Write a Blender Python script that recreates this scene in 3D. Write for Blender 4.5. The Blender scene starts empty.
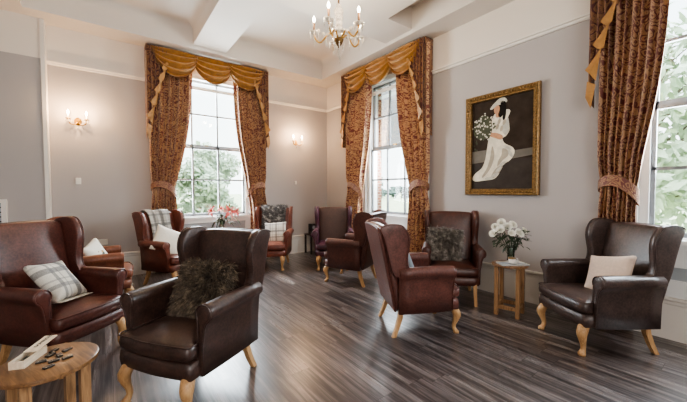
import bpy, bmesh, math, random
from mathutils import Vector, Matrix, Euler
random.seed(7)
C = bpy.context.scene.collection
PI = math.pi
XB, YA = 4.188, 6.267            # right wall plane (x), far wall plane (y)
ZT = 3.79                        # top of walls / soffit underside
ZR = 3.224                       # picture rail
EYE = 1.4

# ------------------------------------------------------------------ helpers
class MB:
    def __init__(s): s.v=[]; s.f=[]; s.m=[]; s.uv={}
    def add(s, vs, fs, mi=0, uvs=None):
        b=len(s.v); s.v += [tuple(v) for v in vs]
        for f in fs:
            s.f.append(tuple(b+i for i in f)); s.m.append(mi)
        if uvs:
            for i,u in enumerate(uvs): s.uv[b+i]=u
    def box(s, lo, hi, mi=0, M=None):
        x0,y0,z0=lo; x1,y1,z1=hi
        vs=[Vector(p) for p in ((x0,y0,z0),(x1,y0,z0),(x1,y1,z0),(x0,y1,z0),(x0,y0,z1),(x1,y0,z1),(x1,y1,z1),(x0,y1,z1))]
        if M: vs=[M@v for v in vs]
        s.add(vs,[(0,3,2,1),(4,5,6,7),(0,1,5,4),(1,2,6,5),(2,3,7,6),(3,0,4,7)],mi)
    def grid(s, fn, nu, nv, mi=0, uvfn=None, wrap=False):
        vs=[];uv=[]
        for j in range(nv+1):
            for i in range(nu+(0 if wrap else 1)):
                vs.append(fn(i/nu,j/nv))
                if uvfn: uv.append(uvfn(i/nu,j/nv))
        w=nu if wrap else nu+1
        fs=[]
        for j in range(nv):
            for i in range(nu):
                a=j*w+i; b=j*w+(i+1)%w
                fs.append((a,b,b+w,a+w))
        s.add(vs,fs,mi,uv if uvfn else None)
    def rings(s, rings, cap0=True, cap1=True, mi=0):
        n=len(rings[0]); vs=[p for r in rings for p in r]; fs=[]
        for j in range(len(rings)-1):
            for i in range(n):
                a=j*n+i;b=j*n+(i+1)%n
                fs.append((a,b,b+n,a+n))
        if cap0: fs.append(tuple(range(n-1,-1,-1)))
        if cap1: fs.append(tuple((len(rings)-1)*n+i for i in range(n)))
        s.add(vs,fs,mi)
    def tube(s, pts, r, n=8, mi=0, closed=False):
        pts=[Vector(p) for p in pts]; rs=r if isinstance(r,(list,tuple)) else [r]*len(pts)
        up=None; rings=[]
        for i,p in enumerate(pts):
            if closed: d=pts[(i+1)%len(pts)]-pts[i-1]
            else: d=pts[min(i+1,len(pts)-1)]-pts[max(i-1,0)]
            if d.length<1e-9: d=Vector((0,0,1))
            d.normalize()
            if up is None: up=Vector((0,0,1)) if abs(d.z)<.9 else Vector((1,0,0))
            a=d.cross(up)
            if a.length<1e-6: a=d.orthogonal()
            a.normalize(); b=a.cross(d); up=b
            rings.append([p+rs[i]*(math.cos(2*PI*k/n)*a+math.sin(2*PI*k/n)*b) for k in range(n)])
        if closed: rings.append(rings[0]); s.rings(rings,False,False,mi)
        else: s.rings(rings,True,True,mi)
    def lathe(s, prof, c=(0,0,0), n=20, mi=0, sy=1):
        c=Vector(c)
        s.rings([[c+Vector((r*math.cos(2*PI*k/n),sy*r*math.sin(2*PI*k/n),z)) for k in range(n)] for r,z in prof],prof[0][0]>1e-4,prof[-1][0]>1e-4,mi)
    def ball(s, c, r, n=10, mi=0, sz=1):
        c=Vector(c)
        s.lathe([(max(1e-5,r*math.sin(PI*j/(n//2+2))),-r*sz*math.cos(PI*j/(n//2+2))) for j in range(n//2+3)],c,n,mi)
    def pad(s, outline, t, fn, p=4, cen=None, mi=0, sh=(1,.985,.95,.88,.75,.55,.3,0.02)):
        # puffed slab: 2-D outline shrunk to its centre on both faces; fn(u,v,h)->xyz
        n=len(outline)
        if cen is None: cen=(sum(o[0] for o in outline)/n,sum(o[1] for o in outline)/n)
        lay=[(k,-1) for k in reversed(sh[1:])]+[(1,0)]+[(k,1) for k in sh[1:]]
        R=[]
        for k,sg in lay:
            h=sg*t/2*(max(0,1-k**p))**(1/p)
            R.append([fn(cen[0]+k*(o[0]-cen[0]),cen[1]+k*(o[1]-cen[1]),h) for o in outline])
        s.rings(R,True,True,mi)
    def build(s, name, mats, parent=None, smooth=True, loc=None, auto=None):
        me=bpy.data.meshes.new(name); me.from_pydata(s.v,[],s.f)
        if not isinstance(mats,(list,tuple)): mats=[mats]
        for m in mats: me.materials.append(m)
        for p,mi in zip(me.polygons,s.m): p.material_index=mi; p.use_smooth=smooth
        if s.uv:
            l=me.uv_layers.new(name='UVMap')
            for lp in me.loops: l.data[lp.index].uv=s.uv.get(lp.vertex_index,(0,0))
        bm=bmesh.new(); bm.from_mesh(me); bmesh.ops.recalc_face_normals(bm,faces=bm.faces); bm.to_mesh(me); bm.free()
        if smooth and auto: me.set_sharp_from_angle(angle=math.radians(auto))
        o=bpy.data.objects.new(name,me); C.objects.link(o)
        if parent is not None: o.parent=parent
        if loc is not None: o.location=loc
        return o

def curve_pts(ctrl, n=8, closed=True):
    # Catmull-Rom through 2-D/3-D control points
    P=[Vector(c) for c in ctrl]; out=[]; N=len(P)
    for i in range(N if closed else N-1):
        if closed: a,b,c,d=P[i-1],P[i],P[(i+1)%N],P[(i+2)%N]
        else: a,b,c,d=P[max(i-1,0)],P[i],P[i+1],P[min(i+2,N-1)]
        for k in range(n):
            t=k/n
            out.append(.5*((2*b)+(c-a)*t+(2*a-5*b+4*c-d)*t*t+(3*b-a-3*c+d)*t*t*t))
    if not closed: out.append(P[-1])
    return out
def rrect(w, h, r, n=5, cx=0, cy=0):
    o=[]
    for sx,sy,a0 in ((1,1,0),(-1,1,90),(-1,-1,180),(1,-1,270)):
        for k in range(n+1):
            a=math.radians(a0+90*k/n); o.append((cx+sx*(w/2-r)+r*math.cos(a),cy+sy*(h/2-r)+r*math.sin(a)))
    return o
def dens(outline, m):
    o=[]
    n=len(outline)
    for i in range(n):
        a,b=outline[i],outline[(i+1)%n]
        d=math.dist(a,b); k=max(1,int(d/m))
        for j in range(k): o.append((a[0]+(b[0]-a[0])*j/k,a[1]+(b[1]-a[1])*j/k))
    return o
def tag(o, label=None, cat=None, group=None, kind=None):
    if label: o['label']=label
    if cat: o['category']=cat
    if group: o['group']=group
    if kind: o['kind']=kind
    return o
def thing(name, label, cat, loc=(0,0,0), rz=0, group=None):
    o=bpy.data.objects.new(name,None); C.objects.link(o); o.location=loc; o.rotation_euler=(0,0,rz)
    o.empty_display_size=.1
    return tag(o,label,cat,group)
def children(o): return [c for c in bpy.data.objects if c.parent==o]
def copy_tree(o, parent=None):
    c=o.copy(); C.objects.link(c)
    if parent is not None: c.parent=parent
    for ch in children(o): copy_tree(ch,c)
    return c
def struct(o): o['kind']='structure'; return o

# ------------------------------------------------------------------ materials
def srgb(r,g,b,a=1):
    f=lambda c:(c/255/12.92) if c/255<=.04045 else ((c/255+.055)/1.055)**2.4
    return (f(r),f(g),f(b),a)
def newmat(name):
    m=bpy.data.materials.new(name); m.use_nodes=True; nt=m.node_tree
    b=nt.nodes['Principled BSDF']; return m,nt,b
def N(nt,t,**k):
    n=nt.nodes.new(t)
    for a,v in k.items():
        if hasattr(n,a) and a not in('Scale',): setattr(n,a,v)
    return n
def coords(nt, kind='Object', scale=(1,1,1)):
    tc=nt.nodes.new('ShaderNodeTexCoord'); mp=nt.nodes.new('ShaderNodeMapping'); mp.inputs['Scale'].default_value=scale
    nt.links.new(tc.outputs[kind],mp.inputs['Vector']); return mp.outputs['Vector']
def noise(nt, vec, sc, det=4, rough=.55, dist=0):
    n=nt.nodes.new('ShaderNodeTexNoise'); n.inputs['Scale'].default_value=sc; n.inputs['Detail'].default_value=det; n.inputs['Roughness'].default_value=rough; n.inputs['Distortion'].default_value=dist
    if vec: nt.links.new(vec,n.inputs['Vector'])
    return n
def ramp(nt, fac, stops, interp='LINEAR'):
    r=nt.nodes.new('ShaderNodeValToRGB'); r.color_ramp.interpolation=interp
    e=r.color_ramp.elements
    while len(e)<len(stops): e.new(.5)
    for x,(p,c) in zip(e,stops): x.position=p; x.color=c
    nt.links.new(fac,r.inputs['Fac']); return r.outputs['Color']
def math_(nt, op, a, b=None):
    n=nt.nodes.new('ShaderNodeMath'); n.operation=op
    for i,x in enumerate((a,b)):
        if x is None: continue
        if isinstance(x,(int,float)): n.inputs[i].default_value=x
        else: nt.links.new(x,n.inputs[i])
    return n.outputs[0]
def mix(nt, fac, a, b, mode='MIX'):
    n=nt.nodes.new('ShaderNodeMix'); n.data_type='RGBA'; n.blend_type=mode
    for s,x in ((n.inputs[0],fac),(n.inputs[6],a),(n.inputs[7],b)):
        if isinstance(x,(int,float,tuple)): s.default_value=x
        else: nt.links.new(x,s)
    return n.outputs[2]
def bump(nt, b, h, strength=.2, dist=.01):
    n=nt.nodes.new('ShaderNodeBump'); n.inputs['Strength'].default_value=strength; n.inputs['Distance'].default_value=dist
    nt.links.new(h,n.inputs['Height']); nt.links.new(n.outputs[0],b.inputs['Normal'])
def plain(name, col, rough=.6, metal=0, nscale=30, var=.12, bmp=0, spec=.5, coat=0, sheen=0):
    m,nt,b=newmat(name); v=coords(nt)
    n=noise(nt,v,nscale)
    lo=tuple(c*(1-var) for c in col[:3])+(1,); hi=tuple(min(1,c*(1+var)) for c in col[:3])+(1,)
    nt.links.new(ramp(nt,n.outputs[0],[(.3,lo),(.7,hi)]),b.inputs['Base Color'])
    b.inputs['Roughness'].default_value=rough; b.inputs['Metallic'].default_value=metal
    b.inputs['Specular IOR Level'].default_value=spec; b.inputs['Coat Weight'].default_value=coat
    b.inputs['Sheen Weight'].default_value=sheen
    if bmp: bump(nt,b,n.outputs[0],bmp,.005)
    return m
def leather(name, dark, light, rough=.36):
    m,nt,b=newmat(name); v=coords(nt)
    n=noise(nt,v,9,6,.65); f=noise(nt,v,60,4,.6)
    c=ramp(nt,n.outputs[0],[(.3,dark),(.55,tuple((a+c)/2 for a,c in zip(dark,light))),(.75,light)])
    c=mix(nt,.4,c,ramp(nt,f.outputs[0],[(.38,dark),(.66,light)]))
    nt.links.new(c,b.inputs['Base Color'])
    r=nt.nodes.new('ShaderNodeMapRange'); nt.links.new(n.outputs[0],r.inputs[0]); r.inputs[3].default_value=rough-.06; r.inputs[4].default_value=rough+.12
    nt.links.new(r.outputs[0],b.inputs['Roughness'])
    vr=nt.nodes.new('ShaderNodeTexVoronoi'); vr.inputs['Scale'].default_value=180; nt.links.new(v,vr.inputs['Vector'])
    n2=noise(nt,v,14,3)
    bump(nt,b,math_(nt,'ADD',math_(nt,'MULTIPLY',vr.outputs[0],.25),n2.outputs[0]),.25,.006)
    b.inputs['Specular IOR Level'].default_value=.55
    return m
def wood(name, dark, light, axis=2, rough=.45, sc=6):
    m,nt,b=newmat(name); s=[sc*4]*3; s[axis]=sc*.35
    v=coords(nt,'Object',tuple(s)); n=noise(nt,v,1.6,5,.6,1.2)
    nt.links.new(ramp(nt,n.outputs[0],[(.3,dark),(.7,light)]),b.inputs['Base Color'])
    b.inputs['Roughness'].default_value=rough; bump(nt,b,n.outputs[0],.08,.003)
    return m
def glassy(name, tint=(1,1,1,1), refl=.08):
    m=bpy.data.materials.new(name); m.use_nodes=True; nt=m.node_tree; nt.nodes.clear()
    o=nt.nodes.new('ShaderNodeOutputMaterial'); t=nt.nodes.new('ShaderNodeBsdfTransparent'); g=nt.nodes.new('ShaderNodeBsdfGlossy')
    fr=nt.nodes.new('ShaderNodeFresnel'); fr.inputs[0].default_value=1.45
    v=coords(nt); n=noise(nt,v,2); 
    t.inputs[0].default_value=tint; g.inputs['Roughness'].default_value=.03
    x=nt.nodes.new('ShaderNodeMixShader'); nt.links.new(math_(nt,'ADD',math_(nt,'MULTIPLY',fr.outputs[0],.8),math_(nt,'MULTIPLY',n.outputs[0],refl*.3)),x.inputs[0])
    nt.links.new(t.outputs[0],x.inputs[1]); nt.links.new(g.outputs[0],x.inputs[2]); nt.links.new(x.outputs[0],o.inputs[0])
    return m
def emis(name, col, st):
    m,nt,b=newmat(name); b.inputs['Base Color'].default_value=col
    b.inputs['Emission Color'].default_value=col; b.inputs['Emission Strength'].default_value=st
    return m
def wallmat(name, low, high, zsplit):
    m,nt,b=newmat(name); g=nt.nodes.new('ShaderNodeNewGeometry'); sp=nt.nodes.new('ShaderNodeSeparateXYZ'); nt.links.new(g.outputs['Position'],sp.inputs[0])
    f=math_(nt,'GREATER_THAN',sp.outputs[2],zsplit)
    v=coords(nt); n=noise(nt,v,1.2,4)
    lo=mix(nt,n.outputs[0],tuple(c*.96 for c in low[:3])+(1,),low)
    nt.links.new(mix(nt,f,lo,high),b.inputs['Base Color']); b.inputs['Roughness'].default_value=.85
    n2=noise(nt,v,120,3); bump(nt,b,n2.outputs[0],.05,.002)
    return m
def floormat():
    m,nt,b=newmat('dark_vinyl_planks'); v=coords(nt)
    sp=nt.nodes.new('ShaderNodeSeparateXYZ'); nt.links.new(v,sp.inputs[0])
    W=.155
    xi=math_(nt,'FLOOR',math_(nt,'DIVIDE',sp.outputs[0],W))
    wn=nt.nodes.new('ShaderNodeTexWhiteNoise'); wn.noise_dimensions='1D'; nt.links.new(xi,wn.inputs['W'])
    yo=math_(nt,'ADD',math_(nt,'DIVIDE',sp.outputs[1],1.2),math_(nt,'MULTIPLY',wn.outputs[0],7.3))
    yi=math_(nt,'FLOOR',yo)
    cb=nt.nodes.new('ShaderNodeCombineXYZ'); nt.links.new(xi,cb.inputs[0]); nt.links.new(yi,cb.inputs[1])
    w2=nt.nodes.new('ShaderNodeTexWhiteNoise'); w2.noise_dimensions='3D'; nt.links.new(cb.outputs[0],w2.inputs['Vector'])
    c2=nt.nodes.new('ShaderNodeCombineXYZ')
    nt.links.new(math_(nt,'MULTIPLY',sp.outputs[0],26),c2.inputs[0]); nt.links.new(math_(nt,'MULTIPLY',sp.outputs[1],.9),c2.inputs[1]); nt.links.new(math_(nt,'MULTIPLY',w2.outputs[0],40),c2.inputs[2])
    n=noise(nt,c2.outputs[0],1,6,.68,.5)
    c3=nt.nodes.new('ShaderNodeCombineXYZ')
    nt.links.new(math_(nt,'MULTIPLY',sp.outputs[0],7),c3.inputs[0]); nt.links.new(math_(nt,'MULTIPLY',sp.outputs[1],.7),c3.inputs[1]); nt.links.new(math_(nt,'MULTIPLY',w2.outputs[0],90),c3.inputs[2])
    nb=noise(nt,c3.outputs[0],1,3,.5,.3)
    mx=math_(nt,'ADD',math_(nt,'MULTIPLY',n.outputs[0],.72),math_(nt,'MULTIPLY',nb.outputs[0],.28))
    c=ramp(nt,mx,[(.34,srgb(26,22,22)),(.46,srgb(66,58,57)),(.55,srgb(108,99,97)),(.66,srgb(164,155,151))])
    tint=ramp(nt,w2.outputs[0],[(0,(.80,.80,.82,1)),(1,(1.08,1.05,1.02,1))])
    c=mix(nt,1.0,c,tint,'MULTIPLY')
    fx=math_(nt,'FRACT',math_(nt,'DIVIDE',sp.outputs[0],W)); ex=math_(nt,'LESS_THAN',fx,.025)
    fy=math_(nt,'FRACT',yo); ey=math_(nt,'LESS_THAN',fy,.004)
    c=mix(nt,math_(nt,'MULTIPLY',math_(nt,'MAXIMUM',ex,ey),.6),c,srgb(24,19,18))
    nt.links.new(c,b.inputs['Base Color'])
    r=nt.nodes.new('ShaderNodeMapRange'); nt.links.new(mx,r.inputs[0]); r.inputs[1].default_value=.3; r.inputs[2].default_value=.7; r.inputs[3].default_value=.36; r.inputs[4].default_value=.24
    nt.links.new(r.outputs[0],b.inputs['Roughness']); b.inputs['Specular IOR Level'].default_value=.95; b.inputs['Coat Weight'].default_value=.22; b.inputs['Coat Roughness'].default_value=.22
    bump(nt,b,mx,.10,.003)
    return m
def curtainmat(name, base, mot, lite, sc=1.0):
    m,nt,b=newmat(name); v=coords(nt,'UV',(sc,sc,sc))
    d=noise(nt,v,3.2,2,.5)
    vv=nt.nodes.new('ShaderNodeVectorMath'); vv.operation='MULTIPLY_ADD'
    nt.links.new(d.outputs['Color'],vv.inputs[0]); vv.inputs[1].default_value=(.28,.28,0); nt.links.new(v,vv.inputs[2])
    vo=nt.nodes.new('ShaderNodeTexVoronoi'); vo.inputs['Scale'].default_value=9.0; nt.links.new(vv.outputs[0],vo.inputs['Vector'])
    c=ramp(nt,vo.outputs['Distance'],[(0,lite),(.10,mot),(.20,mot),(.24,base),(.38,base),(.41,lite),(.46,mot),(.58,mot),(.62,base)])
    n=noise(nt,v,22,3,.6,1.5)
    c=mix(nt,math_(nt,'MULTIPLY',math_(nt,'GREATER_THAN',n.outputs[0],.575),.7),c,mot)
    nt.links.new(c,b.inputs['Base Color']); b.inputs['Roughness'].default_value=.62; b.inputs['Sheen Weight'].default_value=.25
    f=noise(nt,v,150,2); bump(nt,b,f.outputs[0],.1,.002)
    return m
def plaidmat(name, base, line, dark, sc=3.2, ux=0, uy=1):
    m,nt,b=newmat(name); v=coords(nt); sp=nt.nodes.new('ShaderNodeSeparateXYZ'); nt.links.new(v,sp.inputs[0])
    def stripes(out):
        f=math_(nt,'FRACT',math_(nt,'MULTIPLY',math_(nt,'ADD',out,5.13),sc))
        return ramp(nt,f,[(0,(0,0,0,1)),(.12,(.75,.75,.75,1)),(.22,(0,0,0,1)),(.32,(.55,.55,.55,1)),(.36,(0,0,0,1)),(.55,(.9,.9,.9,1)),(.70,(0,0,0,1)),(.80,(.4,.4,.4,1)),(.84,(0,0,0,1))],'CONSTANT')
    sx=stripes(sp.outputs[ux]); sy=stripes(sp.outputs[uy])
    c=mix(nt,sx,base,line); 
    c=mix(nt,math_(nt,'MULTIPLY',sy,.8),c,dark)
    n=noise(nt,v,140,2); c=mix(nt,.15,c,ramp(nt,n.outputs[0],[(.3,(.1,.1,.1,1)),(.7,(1,1,1,1))]))
    nt.links.new(c,b.inputs['Base Color']); b.inputs['Roughness'].default_value=.9; bump(nt,b,n.outputs[0],.3,.003)
    return m
def furmat(name, a, b_, tip):
    m,nt,b=newmat(name); v=coords(nt); n=noise(nt,v,16,4,.7)
    nt.links.new(ramp(nt,n.outputs[0],[(.32,a),(.52,b_),(.72,tip)]),b.inputs['Base Color']); b.inputs['Roughness'].default_value=.75
    return m

GREY=srgb(177,170,167); CREAM=srgb(226,216,205)
M={}
M['wall']=wallmat('grey_wall_paint',GREY,CREAM,ZR+.02)
M['white']=plain('cream_white_paint',srgb(228,221,212),.55,nscale=3,var=.03)
M['ceil']=plain('ceiling_white_paint',srgb(220,212,204),.8,nscale=2,var=.02)
M['sash']=plain('white_gloss_paint',srgb(235,236,234),.35,nscale=3,var=.02)
M['sashbar']=plain('white_gloss_backlit_shade',srgb(138,141,145),.4,nscale=3,var=.02)  # white bars, with their backlit shade put into the colour
M['panelgrey']=plain('grey_panel_paint',srgb(168,174,178),.6,nscale=3,var=.04)
M['floor']=floormat()
M['glass']=glassy('window_glass',(.97,.99,.98,1))
M['vase']=glassy('vase_glass',(.80,.92,.88,1),.5)
M['clear']=plain('cut_crystal',srgb(214,204,190),.06,nscale=90,var=.45,spec=1,coat=.6)
M['curtain']=curtainmat('floral_curtain_cloth',srgb(214,174,132),srgb(132,74,68),srgb(232,202,162),1.7)
M['curtain_dark']=curtainmat('floral_valance_cloth',srgb(152,112,78),srgb(96,50,50),srgb(180,140,100),1.8)
M['tie']=curtainmat('floral_tieback_cloth',srgb(158,118,84),srgb(106,56,52),srgb(184,146,106),2.4)
M['gold']=plain('gold_satin',srgb(166,118,62),.36,nscale=14,var=.22,sheen=.2)
M['gilt']=plain('antique_gilt',srgb(132,102,60),.42,.4,45,.45,.5)
M['brass']=plain('polished_brass',srgb(162,124,58),.34,.8,30,.2)
M['bronze']=plain('dark_bronze',srgb(110,84,50),.35,.8,30,.2)
M['leg']=wood('golden_beech',srgb(164,122,80),srgb(208,168,122),2,.42,9)
M['legdark']=wood('light_oak_leg',srgb(150,112,76),srgb(196,156,112),2,.42,9)
M['oak']=wood('oak_tabletop',srgb(88,62,42),srgb(148,110,74),1,.32,7)
M['oakleg']=wood('oak_table_leg',srgb(112,82,56),srgb(172,134,96),2,.45,9)
M['black']=plain('black_plastic',srgb(24,22,22),.35,nscale=40,var=.2)
M['darkwood']=wood('dark_stained_wood',srgb(30,20,18),srgb(56,38,32),2,.4,9)
M['porcelain']=plain('white_porcelain',srgb(236,232,226),.18,nscale=5,var=.02)
M['switch']=plain('white_plastic',srgb(226,222,214),.4,nscale=5,var=.02)
M['rose']=plain('cream_rose_petal',srgb(252,250,240),.5,nscale=20,var=.02)
M['lily']=plain('pink_lily_petal',srgb(232,108,104),.55,nscale=25,var=.2)
M['lilypale']=plain('pale_pink_petal',srgb(246,176,168),.55,nscale=25,var=.1)
M['stamen']=plain('orange_stamen',srgb(150,70,30),.7)
M['leaf']=plain('dark_green_leaf',srgb(48,66,40),.5,nscale=20,var=.3)
M['bud']=plain('green_bud',srgb(150,140,80),.5,nscale=20,var=.3)
M['boxwood']=wood('pale_box_wood',srgb(206,186,160),srgb(236,222,202),1,.5,6)
M['pip']=plain('white_dot_paint',srgb(225,225,220),.5)
M['ink']=plain('dark_ink',srgb(50,46,44),.7)
M['plaid']=plaidmat('cream_grey_plaid_wool',srgb(206,201,190),srgb(104,102,100),srgb(70,70,74),3.0)
M['plaid2']=plaidmat('white_beige_plaid_cotton',srgb(218,212,200),srgb(140,132,122),srgb(96,90,86),4.2)
M['throwplaid']=plaidmat('grey_plaid_throw_wool',srgb(160,154,144),srgb(88,84,80),srgb(56,54,54),3.6,0,2)
M['fringe']=plain('wool_fringe',srgb(205,198,184),.9,nscale=80,var=.2)
M['offwhite']=plain('off_white_linen',srgb(222,215,203),.85,nscale=60,var=.06,bmp=.2)
M['beige']=plain('blush_beige_linen',srgb(202,180,164),.8,nscale=50,var=.07,bmp=.2)
M['greyblue']=plain('blue_grey_cloth',srgb(128,136,142),.85,nscale=50,var=.08,bmp=.2)
def floralpillow():
    m,nt,b=newmat('printed_floral_linen'); v=coords(nt); vo=nt.nodes.new('ShaderNodeTexVoronoi'); vo.inputs['Scale'].default_value=16; nt.links.new(v,vo.inputs['Vector'])
    sp=nt.nodes.new('ShaderNodeSeparateXYZ'); nt.links.new(v,sp.inputs[0])
    r2=math_(nt,'ADD',math_(nt,'POWER',math_(nt,'ADD',sp.outputs[0],.02),2),math_(nt,'POWER',math_(nt,'ADD',sp.outputs[1],.06),2))
    inside=math_(nt,'LESS_THAN',r2,.0135)
    hue=ramp(nt,vo.outputs['Color'],[(0,srgb(60,74,66)),(.3,srgb(190,150,90)),(.55,srgb(92,100,96)),(.8,srgb(150,124,96))],'CONSTANT')
    f=math_(nt,'MULTIPLY',inside,math_(nt,'LESS_THAN',vo.outputs['Distance'],.42))
    nt.links.new(mix(nt,f,srgb(226,224,214),hue),b.inputs['Base Color']); b.inputs['Roughness'].default_value=.85
    return m
M['floralpillow']=floralpillow()
M['furbase']=plain('dark_fur_backing',srgb(48,42,38),.95,nscale=40,var=.2)
M['fur']=furmat('brown_grey_fur',srgb(46,39,34),srgb(98,85,72),srgb(168,148,124))
M['fur2']=furmat('grey_brown_fur',srgb(74,70,66),srgb(138,131,124),srgb(218,212,204))
M['furthrow']=furmat('charcoal_silver_fur',srgb(52,50,50),srgb(92,90,90),srgb(206,202,196))
M['bulb']=emis('warm_bulb_glow',(1,.86,.66,1),14)
M['candle']=plain('antique_candle_sleeve',srgb(112,76,44),.5)
M['brick']=None
def brick():
    m,nt,b=newmat('red_brick'); v=coords(nt,'Object',(1,1,1)); br=nt.nodes.new('ShaderNodeTexBrick')
    sp=nt.nodes.new('ShaderNodeSeparateXYZ'); nt.links.new(v,sp.inputs[0]); cb=nt.nodes.new('ShaderNodeCombineXYZ')
    nt.links.new(math_(nt,'ADD',sp.outputs[0],sp.outputs[1]),cb.inputs[0]); nt.links.new(sp.outputs[2],cb.inputs[1]); nt.links.new(cb.outputs[0],br.inputs['Vector'])
    br.inputs['Scale'].default_value=4.4; br.inputs['Color1'].default_value=srgb(150,96,76); br.inputs['Color2'].default_value=srgb(124,84,70); br.inputs['Mortar'].default_value=srgb(176,164,150)
    nt.links.new(br.outputs[0],b.inputs['Base Color']); b.inputs['Roughness'].default_value=.9; return m
M['brick']=brick()
def leafmat(name,a,b_):
    m,nt,b=newmat(name); v=coords(nt); n=noise(nt,v,1.4,4,.7)
    nt.links.new(ramp(nt,n.outputs[0],[(.35,a),(.65,b_)]),b.inputs['Base Color']); b.inputs['Roughness'].default_value=.7
    b.inputs['Transmission Weight'].default_value=0
    return m
M['tree']=leafmat('washed_out_leaves',srgb(170,188,158),srgb(220,230,206))  # leaf green paled to paint in the overexposed, hazy view outside
M['shrub']=leafmat('hedge_leaves',srgb(168,184,158),srgb(214,224,202))  # whitish wash of the bright outdoors painted into the shrub green
M['far']=leafmat('distant_leaves',srgb(104,122,116),srgb(128,146,134))
M['bark']=wood('grey_bark',srgb(92,84,74),srgb(130,120,106),2,.9,2)
M['grass']=leafmat('lawn_grass',srgb(196,206,160),srgb(226,228,190))

# ------------------------------------------------------------------ room shell
m=MB(); m.box((-3.4,-3.2,-.1),(XB+.35,YA+.35,0)); fl=struct(m.build('floor',M['floor'],smooth=False))
HA=(.74,2.30,.90,3.52)           # far window opening x0,x1,z0,z1
HB=(3.38,4.84,.92,3.52)          # right wall window, y0,y1
HC=(-.70,.76,.92,3.52)
TH=.30
m=MB()
m.box((-.69,YA,0),(HA[0],YA+TH,4.25)); m.box((HA[1],YA,0),(XB+TH,YA+TH,4.25))
m.box((HA[0],YA,0),(HA[1],YA+TH,HA[2])); m.box((HA[0],YA,HA[3]),(HA[1],YA+TH,4.25))
struct(m.build('wall_back',M['wall'],smooth=False))
m=MB(); m.box((-3.4,6.095,0),(-.69,YA+TH,4.25)); struct(m.build('wall_left_front',M['wall'],smooth=False))
m=MB(); ys=[-3.2,HC[0],HC[1],HB[0],HB[1],YA]
for a,b in ((ys[0],ys[1]),(ys[2],ys[3]),(ys[4],ys[5])): m.box((XB,a,0),(XB+TH,b,4.25))
for h in (HB,HC):
    m.box((XB,h[0],0),(XB+TH,h[1],h[2])); m.box((XB,h[0],h[3]),(XB+TH,h[1],4.25))
struct(m.build('wall_right',M['wall'],smooth=False))
m=MB(); m.box((-3.4,-3.2,0),(-3.2,6.095,4.25)); struct(m.build('wall_left',M['wall'],smooth=False))
m=MB(); m.box((-3.2,-3.4,0),(XB+TH,-3.2,4.25)); struct(m.build('wall_near',M['wall'],smooth=False))
# coffered ceiling
ZC=4.18; ZB=3.845; YS=5.84; XS=3.785
m=MB(); m.box((-3.4,-3.4,ZC),(XB+TH,YA+TH,ZC+.1)); struct(m.build('ceiling',M['ceil'],smooth=False))
m=MB()
m.box((-3.2,YS,ZT),(XB,YA,ZC)); m.box((XS,-3.2,ZT),(XB,YS,ZC)); m.box((-3.2,-3.2,ZT),(-.83,YS,ZC))
struct(m.build('ceiling_soffit',M['ceil'],smooth=False))
m=MB(); m.box((1.21,-3.2,ZB),(1.75,YS,ZC)); struct(m.build('ceiling_beam',M['ceil'],smooth=False))
m=MB(); m.box((1.75,-3.2,ZB),(3.27,3.89,ZC)); m.box((3.27,3.31,ZB),(XS,3.89,ZC)); struct(m.build('ceiling_beam',M['ceil'],smooth=False))
def cove(p0,p1,out,r=.11):
    # concave cove between a vertical face (through p0-p1) and the ceiling; out = horizontal direction away from the face
    mm=MB(); out=Vector(out)
    def fn(u,v):
        a=v*PI/2; p=Vector(p0).lerp(Vector(p1),u)
        return p+out*(r*(1-math.cos(a)))+Vector((0,0,ZC-.002-r+r*math.sin(a)))
    mm.grid(fn,1,6)
    return mm
for i,(a,b,o) in enumerate((((-.83,YS,0),(1.21,YS,0),(0,-1,0)),((1.75,YS,0),(XS,YS,0),(0,-1,0)),((XS,3.89,0),(XS,YS,0),(-1,0,0)),((1.21,-3,0),(1.21,YS,0),(-1,0,0)))):
    struct(cove(a,b,o).build('trim_cove',M['ceil']))
# picture rails
def rail(a,b,n,z=ZR,h=.06,d=.045):
    mm=MB(); a=Vector(a);b=Vector(b);n=Vector(n)
    prof=[(0,0),(d*.45,0),(d*.6,h*.25),(d*.6,h*.5),(d,h*.6),(d,h*.9),(d*.5,h),(0,h)]
    mm.rings([[p+n*x+Vector((0,0,z+y)) for x,y in prof] for p in (a,b)])
    return mm
struct(rail((-.69,YA,0),(XB,YA,0),(0,-1,0)).build('trim_rail_back',M['white'],smooth=False))
struct(rail((XB,-3.2,0),(XB,YA,0),(-1,0,0)).build('trim_rail_right',M['white'],smooth=False))
# corner bead of the projecting wall
m=MB(); m.box((-.70,6.085,0),(-.655,6.1,ZT)); m.box((-.693,6.09,0),(-.655,YA,ZT)); struct(m.build('trim_corner',M['white'],smooth=False))
# baseboards with a moulded ledge
def skirt(a,b,n,h=.395):
    mm=MB(); a=Vector(a);b=Vector(b);n=Vector(n)
    prof=[(0,0),(.028,0),(.028,h-.07),(.034,h-.06),(.034,h-.03),(.055,h-.02),(.055,h),(0,h)]
    mm.rings([[p+n*x+Vector((0,0,y)) for x,y in prof] for p in (a,b)])
    return mm
struct(skirt((-.655,YA,0),(XB,YA,0),(0,-1,0)).build('baseboard_back',M['white'],smooth=False))
struct(skirt((XB,-3.2,0),(XB,YA,0),(-1,0,0)).build('baseboard_right',M['white'],smooth=False))
struct(skirt((-3.2,6.095,0),(-.69,6.095,0),(0,-1,0)).build('baseboard_left',M['white'],smooth=False))

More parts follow.
